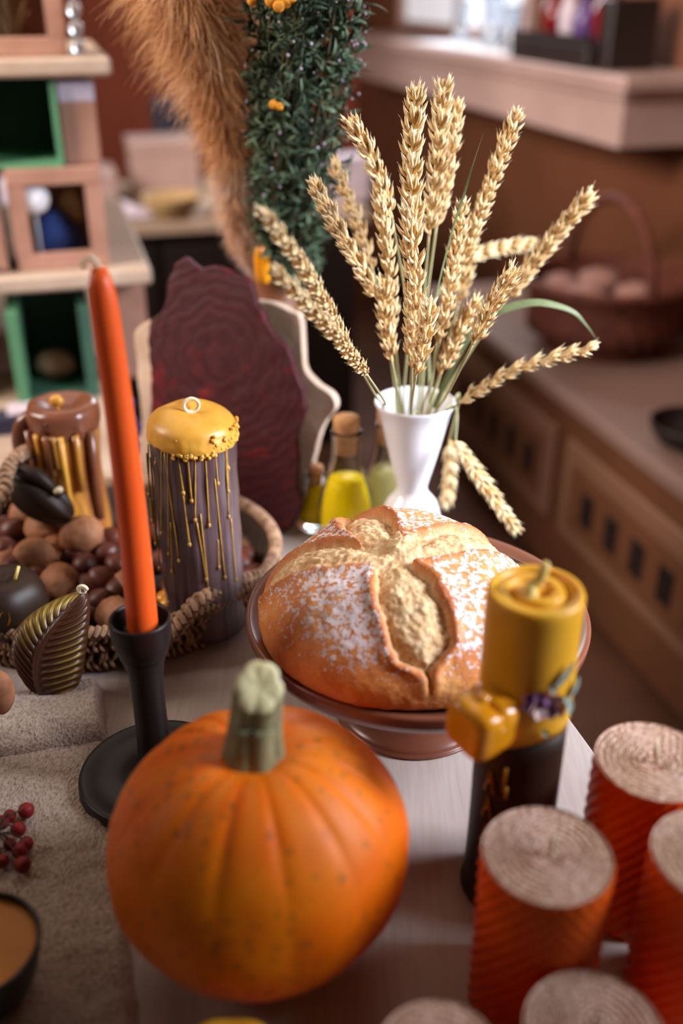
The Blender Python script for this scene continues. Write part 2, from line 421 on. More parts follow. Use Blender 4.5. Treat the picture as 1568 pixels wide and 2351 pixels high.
def display_box(u, v, z, su, sz, lb, dep=.09):
    b_ = S(u, v, z); r_ = thing('display_box', lb, 'box', b_, 'wooden display boxes on the shelves')
    w_ = .026
    part('frame', G().box(b_, EU*su, EV*.014, UP*w_, .002).box(b_ + UP*(sz-w_), EU*su, EV*.014, UP*w_, .002)
         .box(b_ + UP*w_, EU*w_, EV*.014, UP*(sz-2*w_)).box(b_ + UP*w_ + EU*(su-w_), EU*w_, EV*.014, UP*(sz-2*w_)), MAT['boxwood'], r_, False)
    part('box_body', G().box(b_ + EV*.014, EU*.006, EV*dep, UP*sz).box(b_ + EV*.014 + EU*(su-.006), EU*.006, EV*dep, UP*sz)
         .box(b_ + EV*.014 + EU*.006, EU*(su-.012), EV*dep, UP*.006).box(b_ + EV*.014 + EU*.006 + UP*(sz-.006), EU*(su-.012), EV*dep, UP*.006)
         .box(b_ + EV*(.014+dep), EU*su, EV*.006, UP*sz), MAT['boxwood'], r_, False)
    return r_
z0 = .1845
display_box(-.205, .03, z0, .142, .155, 'wooden display box holding a blue bundle on the middle board')
b = S(-.142, .10, z0+.008)
solo('blue_bundle', G().ball(b + UP*.032, (.044, .028, .042), 20, 12, lambda p, d: Vector((p.x*(1-.35*d.z), p.y, p.z))), MAT['blue'], 'deep blue wool bundle inside the wooden display box', 'bundle', b)
b = S(-.168, .058, z0+.0065)
solo('white_ball', G().ball(b + UP*.100, .024, 20, 12, lambda p, d: p*(1+.03*noise.noise(d*3))).tube([b + UP*.001, b + UP*.09], .0016, 6), MAT['white'], 'round white pompom on a short stand before the display box', 'ornament', b)
b = S(-.115, .11, z0+.008)
solo('dried_posy', G().ball(b + Vector((0, .01, .075)), (.022, .015, .03), 14, 10, lambda p, d: p*(1+.35*noise.noise(d*5))).tube([b, b + Vector((0,.01,.06))], .003, 6), MAT['dustyyellow'], 'yellowish dried posy inside the display box behind the blue bundle', 'posy', b)
b = S(-.36, .03, z0)
r_ = thing('wooden_crate', 'brown wooden crate at the left end of the middle board', 'crate', b)
part('crate_body', G().box(b, EU*.14, EV*.12, UP*.155, .003), MAT['boxwood'], r_, False)
part('crate_rail', G().box(b + EV*-.002 + UP*.01, EU*.14, EV*-.006, UP*.03, .001), MAT['boxwood'], r_, False)
part('crate_rail', G().box(b + EV*-.002 + UP*.11, EU*.14, EV*-.006, UP*.03, .001), MAT['boxwood'], r_, False)
# green open box and brown carton above the display box
b = S(-.225, .035, z0+.1555)
r_ = thing('green_box', 'green open-fronted box stacked on the display box under the top board', 'box', b)
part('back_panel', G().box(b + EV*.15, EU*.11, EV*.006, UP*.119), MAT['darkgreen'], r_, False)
part('side_panel', G().box(b, EU*.008, EV*.15, UP*.119), MAT['green'], r_, False)
part('side_panel', G().box(b + EU*.102, EU*.008, EV*.15, UP*.119), MAT['green'], r_, False)
part('base_panel', G().box(b + EU*.008, EU*.094, EV*.15, UP*.008), MAT['green'], r_, False)
b = S(-.113, .05, z0+.1555)
r_ = thing('brown_carton', 'narrow brown carton with a pale lilac lid beside the green box', 'box', b)
part('carton', G().box(b, EU*.055, EV*.09, UP*.09, .002), MAT['boxwood'], r_, False)
part('lid', G().box(b + UP*.09, EU*.055, EV*.09, UP*.028, .002), MAT['lilac'], r_, False, 'pale lilac lid')
# below the middle board
b = S(-.235, -.015, -.0195)
r_ = thing('green_box', 'green open-fronted box on the side table under the middle board', 'box', b)
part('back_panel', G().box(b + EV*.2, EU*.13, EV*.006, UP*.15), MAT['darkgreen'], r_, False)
part('side_panel', G().box(b, EU*.018, EV*.2, UP*.15), MAT['green'], r_, False)
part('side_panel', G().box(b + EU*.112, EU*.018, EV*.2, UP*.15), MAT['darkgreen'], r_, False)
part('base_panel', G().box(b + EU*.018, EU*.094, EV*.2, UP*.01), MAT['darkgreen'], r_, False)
b = S(-.17, .07, -.009)
solo('brown_pouch', G().ball(b + UP*.024, (.034, .026, .024), 18, 12, lambda p, d: p*(1+.12*noise.noise(d*3))), MAT['boxwood'], 'brown pouch lying in the green box under the middle board', 'pouch', b)
b = S(-.47, .0, -.0195)
r_ = thing('brown_box', 'dark brown open box left of the green box under the middle board', 'box', b)
part('side_panel', G().box(b, EU*.01, EV*.12, UP*.13).box(b+EU*.13, EU*.01, EV*.12, UP*.13), MAT['boxwood'], r_, False)
part('back_panel', G().box(b + EV*.12, EU*.14, EV*.006, UP*.13), MAT['darkwood'], r_, False)
# top board
display_box(-.255, .04, .4945, .165, .18, 'wooden display box with dried grass on the top board')
g = G(); b = S(-.18, .10, .5015)
for k in range(40):
    a_ = random.uniform(-.6, .6); l_ = random.uniform(.05, .10); o_ = b + EU*random.uniform(-.02, .02) + EV*random.uniform(-.01, .01)
    g.tube([o_, o_ + EU*math.sin(a_)*l_*.4 + UP*l_*.6, o_ + EU*math.sin(a_)*l_ + UP*l_], .0016, 4)
solo('dried_grass', g, MAT['dustyyellow'], 'dried grass tuft inside the display box on the top board', 'grass', b)
b = S(-.075, .03, .4945)
g = G()
for k in range(4): g.ball(b + UP*(.013+k*.024), (.011, .011, .012), 12, 8)
solo('crystal_ornament', g, MAT['glass'], 'short stack of clear crystal beads at the end of the top board', 'ornament', b)
# grey things on the side table at the left edge
for i, (px, py, s_, m_, lb) in enumerate(((70, 985, .03, 'lilac', 'pale grey small box at the near edge of the side table'), (14, 1000, .028, 'navy', 'dark grey small box at the left edge of the side table'))):
    b = Zp(px, py, -.0195); r_ = thing('small_box', lb, 'box', b)
    part('carton', G().box(b - EU*s_, EU*s_*2, EV*s_*1.5, UP*s_*.7, .002), MAT[m_], r_, False)
    part('lid', G().box(b - EU*(s_+.001) - EV*.001 + UP*s_*.7, EU*(s_*2+.002), EV*(s_*1.5+.002), UP*s_*.25, .002), MAT[m_], r_, False)

# ================================================================== THE TABLE
TE = Vector((.219, .669, 0))            # a point of its right edge
def T(u, v, z): return TE + EU*u + EV*v + UP*z
rt = thing('display_table', 'pale birch table carrying the pumpkin, bread and candles', 'table', T(-.4, .1, -.75))
part('tabletop', G().box(T(-1.3, -.75, -.028), EU*1.3, EV*1.32, UP*.028, .002), MAT['table'], rt, False)
part('apron', G().box(T(-1.25, -.70, -.11), EU*1.2, EV*.02, UP*.082).box(T(-1.25, .50, -.11), EU*1.2, EV*.02, UP*.082)
     .box(T(-1.25, -.68, -.11), EU*.02, EV*1.18, UP*.082).box(T(-.07, -.68, -.11), EU*.02, EV*1.18, UP*.082), MAT['table'], rt, False)
for (u, v) in ((-1.25, -.70), (-.10, -.70), (-1.25, .47), (-.10, .47)):
    part('leg', G().box(T(u, v, -.75), EU*.05, EV*.05, UP*.722, .003), MAT['table'], rt, False)

# ---- towel: a flat sheet with its far end folded over in thick layers
t = NT('grey_beige_terry'); v = t.coord()
vo = t.n('ShaderNodeTexNoise'); vo.inputs['Scale'].default_value = 420; vo.inputs['Detail'].default_value = 4; t.l(t.coord((1, .6, 1)), vo.inputs['Vector'])
c = t.ramp(vo.outputs['Fac'], [(.28, (146, 124, 108)), (.5, (186, 166, 150)), (.75, (210, 192, 178))])
c = t.mix(t.ramp(t.noise(14, 3), [(.4, (0,0,0,1)), (.7, (.5,.5,.5,1))]), c, (150, 132, 122))
t.col(c); t.set(Roughness=.95, Sheen_Weight=.2, Specular_IOR_Level=.1); t.bump(vo.outputs['Fac'], 1.0, .0035); MAT['towel'] = t.m
Q = Vector((-.203, .672, 0))
def towel_sheet(u0, v0, v1, nu, nv, top, end):
    pts = []
    for j in range(nv):
        for i in range(nu):
            u = -u0*i/(nu-1); v = v0 + (v1-v0)*j/(nv-1)
            p = Q + EU*u + EV*v
            z = top(u, v) + .0022*noise.noise(Vector((p.x*55, p.y*75, 0))) + .0013*noise.noise(Vector((p.x*240, p.y*300, 4)))
            e = ease(0, .006, -u)
            p += EU*.0025*noise.noise(Vector((0, v*60, 1)))*(1 if i == 0 else 0)
            pts.append(Vector((p.x, p.y, .0005 + max(0.0, z)*e*end(v))))
    return pts
rt = thing('towel', 'grey-beige terry towel spread over the left of the table, its far end folded over', 'towel', Q)
g = G(); nu, nv = 150, 190
g.grid(towel_sheet(.46, -.56, .075, nu, nv, lambda u, v: .0085, lambda v: ease(-.56, -.555, v)*ease(.075, .07, v)), nu, nv, flip=True)
part('cloth_sheet', g, MAT['towel'], rt)
g = G(); nu, nv = 130, 60
def hump(u, v):
    k = (v-.0)/.082
    return .0085 + .019*math.sqrt(max(0, 1-abs(2*k-1)**3.2)) + .003*math.sin(u*30)
pts = towel_sheet(.46, -.001, .083, nu, nv, hump, lambda v: 1)
g.grid(pts, nu, nv, flip=True)
part('folded_end', g, MAT['towel'], rt)

# ================================================================== BREAD on its stand
t = NT('copper_brown_stand'); t.col(t.ramp(t.noise(5, 4, vec=t.coord((1, 1, 8))), [(.3, (132, 80, 58)), (.7, (104, 58, 42))]))
t.set(Roughness=.32, Coat_Weight=.4, Coat_Roughness=.2); MAT['stand'] = t.m
t = NT('black_stoneware'); t.col((14, 11, 12)); t.set(Roughness=.35); MAT['black'] = t.m
PC = Vector((.0655, .725, 0)); PZ = .108; PR = .147
rt = thing('bread_stand', 'brown wooden pedestal dish with a black inlay under the loaf', 'cake stand', PC)
part('dish', G().lathe(prof([(0, PZ-.020), (.05, PZ-.022), (.10, PZ-.022), (PR-.010, PZ-.019), (PR-.001, PZ-.011), (PR+.001, PZ-.004), (PR+.001, PZ+.001), (PR-.003, PZ+.002), (.134, PZ-.003), (.131, PZ-.005), (0, PZ-.005)], 4), 96, PC), MAT['stand'], rt)
part('inlay', G().lathe([(0, PZ-.0045), (.131, PZ-.0045), (.1325, PZ-.003), (.132, PZ-.0015), (.130, PZ-.001), (.127, PZ-.002), (0, PZ-.002)], 96, PC), MAT['black'], rt, label='black inlay')
part('pedestal', G().lathe(prof([(0, .001), (.066, .001), (.068, .004), (.064, .009), (.045, .02), (.032, .04), (.03, .06), (.036, .08), (.055, PZ-.021)], 4), 64, PC), MAT['stand'], rt)

BC = Vector((.049, .690, 0)); BZ = PZ - .0015; BR = .1135; BH = .086
arms = [(-74, .100, .0190, .45), (33, .150, .0165, .35), (104, .120, .0155, .5), (160, .130, .0165, .35)]
X0 = Vector((-.010, -.020))            # where the cuts cross, from the loaf's centre
bp = prof([(0, 1.0), (.2, 1.0), (.4, .975), (.6, .90), (.76, .78), (.89, .61), (.97, .42), (1.0, .28), (.985, .14), (.93, .04), (.80, 0), (.5, 0), (.0, 0)], 16)
g = G(); NU = 400; NV = len(bp); pts = []; crumb = []; edge = []; flour = []
for j, (rr, zz) in enumerate(bp):
    a_ = bp[min(j+1, NV-1)]; b_ = bp[max(j-1, 0)]
    dr, dz = (a_[0]-b_[0])*BR, (a_[1]-b_[1])*BH
    L_ = math.hypot(dr, dz) or 1; nr, nz = -dz/L_, dr/L_
    if nz < 0 and zz > .5: nr, nz = -nr, -nz
    if j == 0: nr, nz = 0, 1
    if zz > .02 and nr < 0: nr, nz = -nr, -nz
    for i in range(NU):
        th = 2*PI*i/NU; ct, st_ = math.cos(th), math.sin(th)
        rad = rr*BR*(1 + .02*math.cos(2*th+.6) + .014*math.cos(3*th+2))
        x, y, z = rad*ct, rad*st_, zz*BH
        q = Vector((x, y, z)); nn = Vector((nr*ct, nr*st_, nz))
        wn = .0035*noise.noise(q*45) + .0014*noise.noise(q*140)
        best = -1; mm = 0; bul = 0
        for (ad, Lm, wd, pk) in arms:
            d = Vector((math.cos(math.radians(ad)), math.sin(math.radians(ad))))
            r2 = Vector((x, y)) - X0; tt = r2.dot(d) + .25*max(0, BH-z-.02) ; pp = abs(r2.dot(Vector((-d.y, d.x))))
            if tt < 0: wloc = wd*.55 - (r2.length if tt < 0 else 0)*.6
            else:
                s_ = tt/Lm
                wloc = wd*(.55 + .75*math.sin(min(1, s_)*PI*.95)**.8) if s_ < 1 else -1
                wloc *= (1 - ease(.82, 1.0, s_))
            m_ = (wloc + wn - (pp if tt >= 0 else r2.length*.7))
            if m_ > best: best = m_; bul = max(0, m_)/max(.004, wd)
        low = 1 - ease(.16, .46, zz)
        mk = ease(-.0010, .0022, best) * (1-low)
        lip = math.exp(-((best+.004)/.0045)**2) * (1-low) * (1 if best < 0 else .35)
        dsp = -.0085*mk + .0065*mk*min(1, bul*1.1)**.8 + .0030*lip
        dsp += (.0022*noise.noise(q*60) + .0020*abs(noise.noise(q*130)) + .0012*noise.noise(q*320))*mk
        petal = (1-mk); dsp += petal*.007*ease(.02, .09, y)*ease(.5, .9, zz)
        dsp += petal*(.0035*noise.noise(q*14) + .0006*noise.noise(q*90) + .00035*noise.noise(q*260))
        if zz < .05: dsp *= .3
        pts.append(BC + Vector((x, y, BZ + z)) + nn*dsp)
        crumb.append(mk); edge.append(math.exp(-((best+.0035)/.0042)**2)*(1-low) + .0)
        patch = .5 + .5*noise.noise(q*16 + Vector((3, 7, 1)))
        flour.append(petal * ease(.20, .74, zz + .12*(patch-.5)) * (1 - .8*math.exp(-((best+.001)/.0035)**2)) * (.55 + .6*patch))
g.grid(pts, NU, NV, True, flip=True); g.a = {'crumb': crumb, 'edge': edge, 'flour': flour}
t = NT('baked_crust'); oc = t.coord()
n1 = t.noise(26, 5, .65, oc); nf = t.noise(460, 4, .7, oc); nm_ = t.noise(200, 3, .6, oc)
crust = t.ramp(n1, [(.28, (182, 94, 36)), (.5, (216, 136, 68)), (.72, (236, 172, 104))])
crust = t.mix(t.math('MULTIPLY', t.attr('edge'), .6, True), crust, (166, 84, 40))
crust = t.mix(t.ramp(t.noise(700, 2, .5, oc), [(.60, (0,0,0,1)), (.72, (.5,.5,.5,1))]), crust, (232, 200, 166))
cr = t.ramp(t.noise(120, 5, .7, oc), [(.3, (176, 126, 76)), (.5, (222, 184, 134)), (.7, (242, 216, 174))])
c = t.mix(t.attr('crumb'), crust, cr)
fl = t.math('ADD', t.attr('flour'), t.math('MULTIPLY', t.math('SUBTRACT', nm_, .5), 4.2))
fl = t.math('ADD', fl, t.math('MULTIPLY', t.math('SUBTRACT', nf, .5), 2.6))
fm = t.math('MULTIPLY', t.ramp(fl, [(.72, (0,0,0,1)), (.90, (1,1,1,1))]), t.ramp(t.attr('flour'), [(.04, (0,0,0,1)), (.25, (.9,.9,.9,1))]))
t.col(t.mix(fm, c, (232, 222, 224)))
t.set(Roughness=.6, Specular_IOR_Level=.35); sss(t, .05, (1.0, .5, .25), .003)
bm_ = t.math('ADD', t.math('MULTIPLY', t.attr('crumb'), t.noise(230, 5, .7, oc)), t.math('MULTIPLY', t.noise(500, 3, .6, oc), .25))
t.bump(t.math('ADD', bm_, t.math('MULTIPLY', fm, .35)), .8, .0022); MAT['bread'] = t.m
rt = thing('bread_loaf', 'round crusty loaf cut with a flour-dusted cross, on the pedestal dish', 'bread', BC + UP*BZ)
part('loaf', g, MAT['bread'], rt)

# ================================================================== PUMPKIN
t = NT('pumpkin_skin'); oc = t.coord()
base = t.ramp(t.noise(16, 4, .6, oc), [(.3, (236, 98, 0)), (.7, (248, 134, 4))])
vor = t.n('ShaderNodeTexVoronoi'); vor.inputs['Scale'].default_value = 95; t.l(oc, vor.inputs['Vector'])
spot = t.ramp(t.math('ADD', vor.outputs['Distance'], t.math('MULTIPLY', t.noise(30, 3, .6, oc), .62)), [(.44, (1,1,1,1)), (.62, (0,0,0,1))])
c = t.mix(t.math('MULTIPLY', spot, .5), base, (120, 88, 30))
c = t.mix(t.ramp(t.noise(45, 4, .7, oc), [(.58, (0,0,0,1)), (.72, (.5,.5,.5,1))]), c, (176, 96, 20))
c = t.mix(t.math('MULTIPLY', t.attr('fold'), .4), c, (236, 140, 50))
t.col(c); t.set(Roughness=.5, Specular_IOR_Level=.3); sss(t, .08, (1, .4, .1), .006); t.bump(t.noise(120, 3, .5, oc), .12, .0012); MAT['pumpkin'] = t.m
KC = Vector((-.0545, .480, 0)); KR = .0985; KH = .174
g = G(); NU, NV = 220, 110; pts = []; fold = []
for j in range(NV+1):
    ph = PI*j/NV
    for i in range(NU):
        th = 2*PI*i/NU
        s_, c_ = math.sin(ph), math.cos(ph)
        s2 = abs(s_)**.90; top = -c_
        rib = 0
        a_ = th + .12*math.sin(th*2+1)
        rib = abs(math.sin(a_*7 + .5*math.sin(a_*3)))
        near = ease(.35, .98, top)
        rib_amp = .006 + .055*near + .05*ease(.5, 1, -top)
        rr = KR*s2*(1 - rib_amp*(1-rib)**2.2) * (1+.012*math.sin(2*th+.7))
        rr *= (1 - .035*ease(0, 1, top))
        z = KH*.49*(top + 1)
        dip = math.exp(-(rr/.026)**2)*ease(.3, .9, top)
        z -= .012*dip
        if top < -.8: z = max(z, .0) + .006*math.exp(-(rr/.02)**2)
        p = Vector((rr*math.cos(th), rr*math.sin(th), z + .0005))
        p += Vector((math.cos(th), math.sin(th), 0))*.002*noise.noise(Vector((math.cos(th), math.sin(th), top))*2)*s_
        pts.append(KC + p); fold.append(rib**6*near)
g.grid(pts, NU, NV+1, True); g.a = {'fold': fold}
rt = thing('pumpkin', 'big speckled orange pumpkin with a cut grey-green stem at the front', 'pumpkin', KC)
part('pumpkin_body', g, MAT['pumpkin'], rt)
t = NT('pumpkin_stem_skin'); c = t.ramp(t.noise(60, 4, .6, t.coord((3, 3, .6))), [(.35, (96, 92, 62)), (.52, (150, 142, 100)), (.7, (126, 138, 128))])
t.col(c); t.set(Roughness=.65); t.bump(t.noise(200, 3), .4, .001); MAT['stem'] = t.m
MAT['stemcut'] = M('pale_stem_cut', (244, 236, 190), (220, 206, 146), 90, .6)
g = G(); SB = Vector((KC.x-.0015, KC.y, .152)); NS = 60; ctr = []
for k in range(15):
    q = k/14; cc = SB + Vector((.003*q+.003*q*q, .004*q, .060*q)); ctr.append(cc)
    for i in range(NS):
        th = 2*PI*i/NS
        r_ = (.0172 - .0035*q + .004*(1-q)**4) * (1 + .20*abs(math.cos(th*3+q*.5))**.7 - .10)
        ct_ = cc + Vector((r_*math.cos(th), r_*math.sin(th)*.92, 0)); ct_.z += (.010*math.sin(th)*q if q > .7 else 0)
        g.v.append(ct_)
for j in range(14):
    for i in range(NS): g.f.append((j*NS+i, j*NS+(i+1) % NS, (j+1)*NS+(i+1) % NS, (j+1)*NS+i))
st = part('stem', g, MAT['stem'], rt)
top = g.v[14*NS:15*NS]; cc = sum(top, Vector())/NS
g2 = G(); rows = []
for k_ in range(5):
    rows += [cc + (p-cc)*(1.0, .96, .7, .35, .01)[k_] + UP*(0, .0012, .002, .0012, .0004)[k_] for p in top]
g2.grid(rows, NS, 5, True); part('cut_end', g2, MAT['stemcut'], st, label='pale cut end of the stem')

# ================================================================== CANDLE HOLDER with orange taper
HB = Vector((-.152, .624, 0))
t = NT('dark_turned_wood'); t.col(t.ramp(t.noise(6, 4, vec=t.coord((4, 4, 1))), [(.3, (22, 15, 15)), (.7, (34, 23, 22))])); t.set(Roughness=.42, Specular_IOR_Level=.35); MAT['turned'] = t.m
rt = thing('candle_holder', 'near-black turned wooden candle holder left of the pumpkin', 'candle holder', HB)
part('foot', G().lathe(prof([(0, .0092), (.058, .0092), (.062, .011), (.0635, .0155), (.061, .019), (.055, .0185), (.045, .016), (.03, .0165), (.020, .022), (.0145, .034)], 4), 72, HB), MAT['turned'], rt)
part('stem', G().lathe(prof([(.0145, .034), (.0132, .05), (.0128, .09), (.0135, .115), (.0155, .128), (.0165, .133)], 4), 48, HB), MAT['turned'], rt)
part('cup', G().lathe(prof([(.0165, .133), (.0185, .136), (.0195, .14), (.0225, .15), (.0235, .165), (.0225, .1685), (.0205, .167), (.0195, .160), (.0165, .150), (0, .1485)], 4), 64, HB), MAT['turned'], rt)
t = NT('orange_taper_wax'); t.col(t.ramp(t.noise(12, 2), [(.3, (222, 84, 24)), (.7, (230, 96, 34))])); t.set(Roughness=.4, Specular_IOR_Level=.4); sss(t, .35, (1, .3, .08), .008); MAT['taper'] = t.m
tb = HB + UP*.149
rt = thing('taper_candle', 'tall slender orange taper candle standing in the near-black holder', 'candle', tb)
path = [tb + Vector((.002*math.sin(q*PI)*1.2 + .0015 - .002*q, 0, .283*q)) for q in [k/30 for k in range(31)]]
rads = [.0118 - .0030*(k/30) for k in range(28)] + [.0086, .0075, .0048]
part('wax_body', G().tube(path, rads, 32), MAT['taper'], rt)
MAT['wick'] = M('cream_cotton_wick', (236, 222, 190), (216, 196, 156), 200, .9, .6, 600, .0005)
e = path[-1]
part('wick', G().tube([e, e + Vector((-.001, 0, .004)), e + Vector((-.004, 0, .0065)), e + Vector((-.0075, -.001, .0045)), e + Vector((-.0095, -.002, .0005))], .0016, 8), MAT['wick'], rt, label='pale bent wick')

# ================================================================== rolled orange pillar candles
t = NT('orange_comb_wax'); t.col(t.ramp(t.noise(40, 3), [(.3, (212, 76, 6)), (.7, (230, 102, 16))])); t.set(Roughness=.5, Specular_IOR_Level=.3); sss(t, .2, (1, .25, .05), .005); MAT['comb'] = t.m
t = NT('pale_rolled_edges'); v = t.coord()
vr = t.n('ShaderNodeTexVoronoi'); vr.inputs['Scale'].default_value = 420; t.l(v, vr.inputs['Vector'])
t.col(t.ramp(vr.outputs['Distance'], [(.1, (150, 104, 78)), (.5, (200, 160, 134)), (.8, (214, 182, 164))])); t.set(Roughness=.6); sss(t, .15, (1, .5, .3), .004)
t.bump(vr.outputs['Distance'], .7, .0008); MAT['combtop'] = t.m
def rolled(x, y, h, r, label, wick=(.0, .0), wh=.014, rot=0):
    b_ = Vector((x, y, 0)); q = thing('pillar_candle', label, 'candle', b_, 'orange rolled pillar candles at the front right')
    NU, NV = 228, 64; g = G(); pts = []
    for j in range(NV):
        z = .0006 + (h-.0006)*j/(NV-1)
        for i in range(NU):
            th = 2*PI*i/NU + rot
            a1 = th*30 - z*2*PI/.0115; a2 = th*30 + z*2*PI/.0115
            rr = r - .0008 + .0008*math.cos(a1) + .0003*math.cos(a2)
            if j == NV-1: rr = r-.001
            pts.append(b_ + Vector((rr*math.cos(th), rr*math.sin(th), z)))
    g.grid(pts, NU, NV, True)
    g.f.append(tuple(range(NU))[::-1])
    part('comb_wrap', g, MAT['comb'], q)
    g = G(); pts = []; NR = 60; NU = 120
    for j in range(NR):
        rr = (r-.0012)*(1 - j/(NR-1)); 
        for i in range(NU):
            th = 2*PI*i/NU
            lay = math.cos(2*PI*(rr/.0042 - th/(2*PI)))
            z = h - .0012 + (.0005+.0004*noise.noise(Vector((math.cos(th), math.sin(th), rr*60))))*lay + .0007*math.cos(th*44*max(.25, rr/r)) * (1 if rr > .004 else 0) + .0006*noise.noise(Vector((rr*math.cos(th), rr*math.sin(th), h))*160) - .002*math.exp(-(rr/.008)**2)
            if j == 0: z = h - .0002
            pts.append(b_ + Vector((rr*math.cos(th), rr*math.sin(th), z)))
    g.grid(pts, NU, NR, True); part('rolled_top', g, MAT['combtop'], q, label='pale pinkish rolled top with spiral comb edges')
    s0 = b_ + Vector((.002, 0, h-.004))
    part('wick', G().tube([s0, s0 + Vector((wick[0]*.4, wick[1]*.4, wh*.6)), s0 + Vector((wick[0], wick[1], wh))], .0013, 8), MAT['wick'], q)
rolled(.123, .429, .131, .040, 'orange rolled pillar candle with pale top just in front of the yellow and brown candle', (.003, .004), .016)
rolled(.209, .509, .132, .040, 'farthest orange rolled pillar candle, by the right table edge, pale wick upright', (-.002, .003), .016, 1)
rolled(.2235, .425, .133, .040, 'orange rolled pillar candle cut off by the right edge of the picture', (.001, .001), .013, 2)
rolled(.1395, .350, .080, .040, 'short orange rolled pillar candle at the bottom, right one of the two short ones', (.003, .002), .012, .5)
rolled(.0535, .341, .072, .036, 'short orange rolled pillar candle at the bottom nearest the pumpkin', (.0, .001), .010, .9)

# ================================================================== yellow and brown tall rolled candle
TC = Vector((.1205, .522, 0)); TR = .0305
t = NT('honey_wax'); n_ = t.noise(14, 3)
t.col(t.ramp(n_, [(.3, (218, 152, 20)), (.7, (228, 174, 52))])); t.set(Roughness=.38, Specular_IOR_Level=.4); sss(t, .35, (1, .5, .1), .008); MAT['honey'] = t.m
t = NT('dark_brown_wax'); t.col(t.ramp(t.noise(18, 3), [(.3, (34, 20, 12)), (.7, (48, 30, 16))])); t.set(Roughness=.5, Specular_IOR_Level=.35); MAT['brownwax'] = t.m
t = NT('gold_leaf_paint'); t.col((186, 130, 40)); t.set(Roughness=.4, Metallic=.6); MAT['gold'] = t.m
rt = thing('two_tone_candle', 'tall rolled candle, yellow above and dark brown below, with dried flowers', 'candle', TC)
def darkfn(p, th, r, z):
    k = 1 + .012*math.sin(th*2+z*20) + .006*noise.noise(Vector((math.cos(th)*2, math.sin(th)*2, z*40)))
    bumpy = .0022*math.exp(-(((th-.25+PI) % (2*PI) - PI)/.05)**2)*(1 if .03 < z < .142 else 0)
    return Vector((p.x*k + bumpy*math.cos(th), p.y*k + bumpy*math.sin(th), p.z))
part('lower_wax', G().lathe([(0, .0008), (.031, .0008), (.0325, .004), (.0325, .010)] + [(.0305-.001*min(1, k/4), .014 + k*.012) for k in range(13)] + [(.0, .170)], 90, TC, darkfn), MAT['brownwax'], rt, label='dark brown lower half')
# yellow wrap: spiral sheet whose lower edge runs aslant
g = G(); NU = 120; HT = .259
rows = [(0, 0), (0, .002)] + [(1, k/16) for k in range(17)]
pts = []
for j in range(22):
    for i in range(NU):
        th = 2*PI*i/NU
        zl = .160 + .009*math.cos(th - .4) + .003*math.sin(th*3)
        if j == 0: r_, z = TR-.003, zl + .003
        elif j == 1: r_, z = TR-.0004, zl
        elif j < 18: r_, z = TR, zl + (HT - .003 - zl)*(j-1)/16
        else: r_, z = [(TR-.001, HT-.0006), (TR-.0025, HT), (TR-.0055, HT-.0008), (TR-.0065, HT-.004)][j-18]
        r_ += .0004*noise.noise(Vector((math.cos(th)*1.5, math.sin(th)*1.5, z*25)))
        pts.append(TC + Vector((r_*math.cos(th), r_*math.sin(th), z)))
g.grid(pts, NU, 22, True); part('yellow_wrap', g, MAT['honey'], rt, label='yellow upper wrap')
g = G(); pts = []; NR = 50
for j in range(NR):
    rr = (TR-.0062)*(1-j/(NR-1))
    for i in range(NU):
        th = 2*PI*i/NU
        s_ = (rr/.0120 - th/(2*PI) + .3) % 1.0
        z = HT - .0062 + .0062*ease(.0, .35, s_)*(1-ease(.75, 1.0, s_)) - .002*(rr/TR)
        hole = math.hypot(rr*math.cos(th)-.0052, rr*math.sin(th)+.001)
        z -= .014*math.exp(-(hole/.0036)**4)
        pts.append(TC + Vector((rr*math.cos(th), rr*math.sin(th), z)))
g.grid(pts, NU, NR, True); part('rolled_top', g, MAT['honey'], rt)
s0 = TC + Vector((-.004, -.006, HT-.001))
MAT['ywick'] = M('yellow_waxed_wick', (232, 204, 120), (220, 184, 92), 100, .6, .4, 400, .0006)
part('wick', G().tube(spline([s0 + Vector((-.002, -.002, -.003)), s0, s0 + Vector((0, .003, .004)), s0 + Vector((.004, .004, .0065)), s0 + Vector((.0072, .005, .014)), s0 + Vector((.0085, .006, .020))], 4), [.0040]*8 + [.0036]*8 + [.0033, .0031, .0028, .0024, .0015], 10), MAT['ywick'], rt)
def on_cyl(az, z, r=TR): return TC + Vector((r*math.cos(az), r*math.sin(az), z))
# gold relief marks up the left front of the dark half
def mark(pts_, name='gold_mark'):
    part(name, G().tube([on_cyl(a_, z, TR+.0003) for a_, z in pts_], .0011, 6), MAT['gold'], rt)
A0 = math.radians(-136)
for k in range(4):
    zc = .050 + k*.0235
    mark([(A0-.10, zc-.008), (A0, zc+.009), (A0+.14, zc-.008)])
    mark([(A0-.05, zc), (A0+.06, zc+.001)])
mark([(A0+.34, .118), (A0+.36, .138)]); mark([(A0+.40, .112), (A0+.40, .122)]); mark([(A0-.08, .14), (A0+.05, .143)])
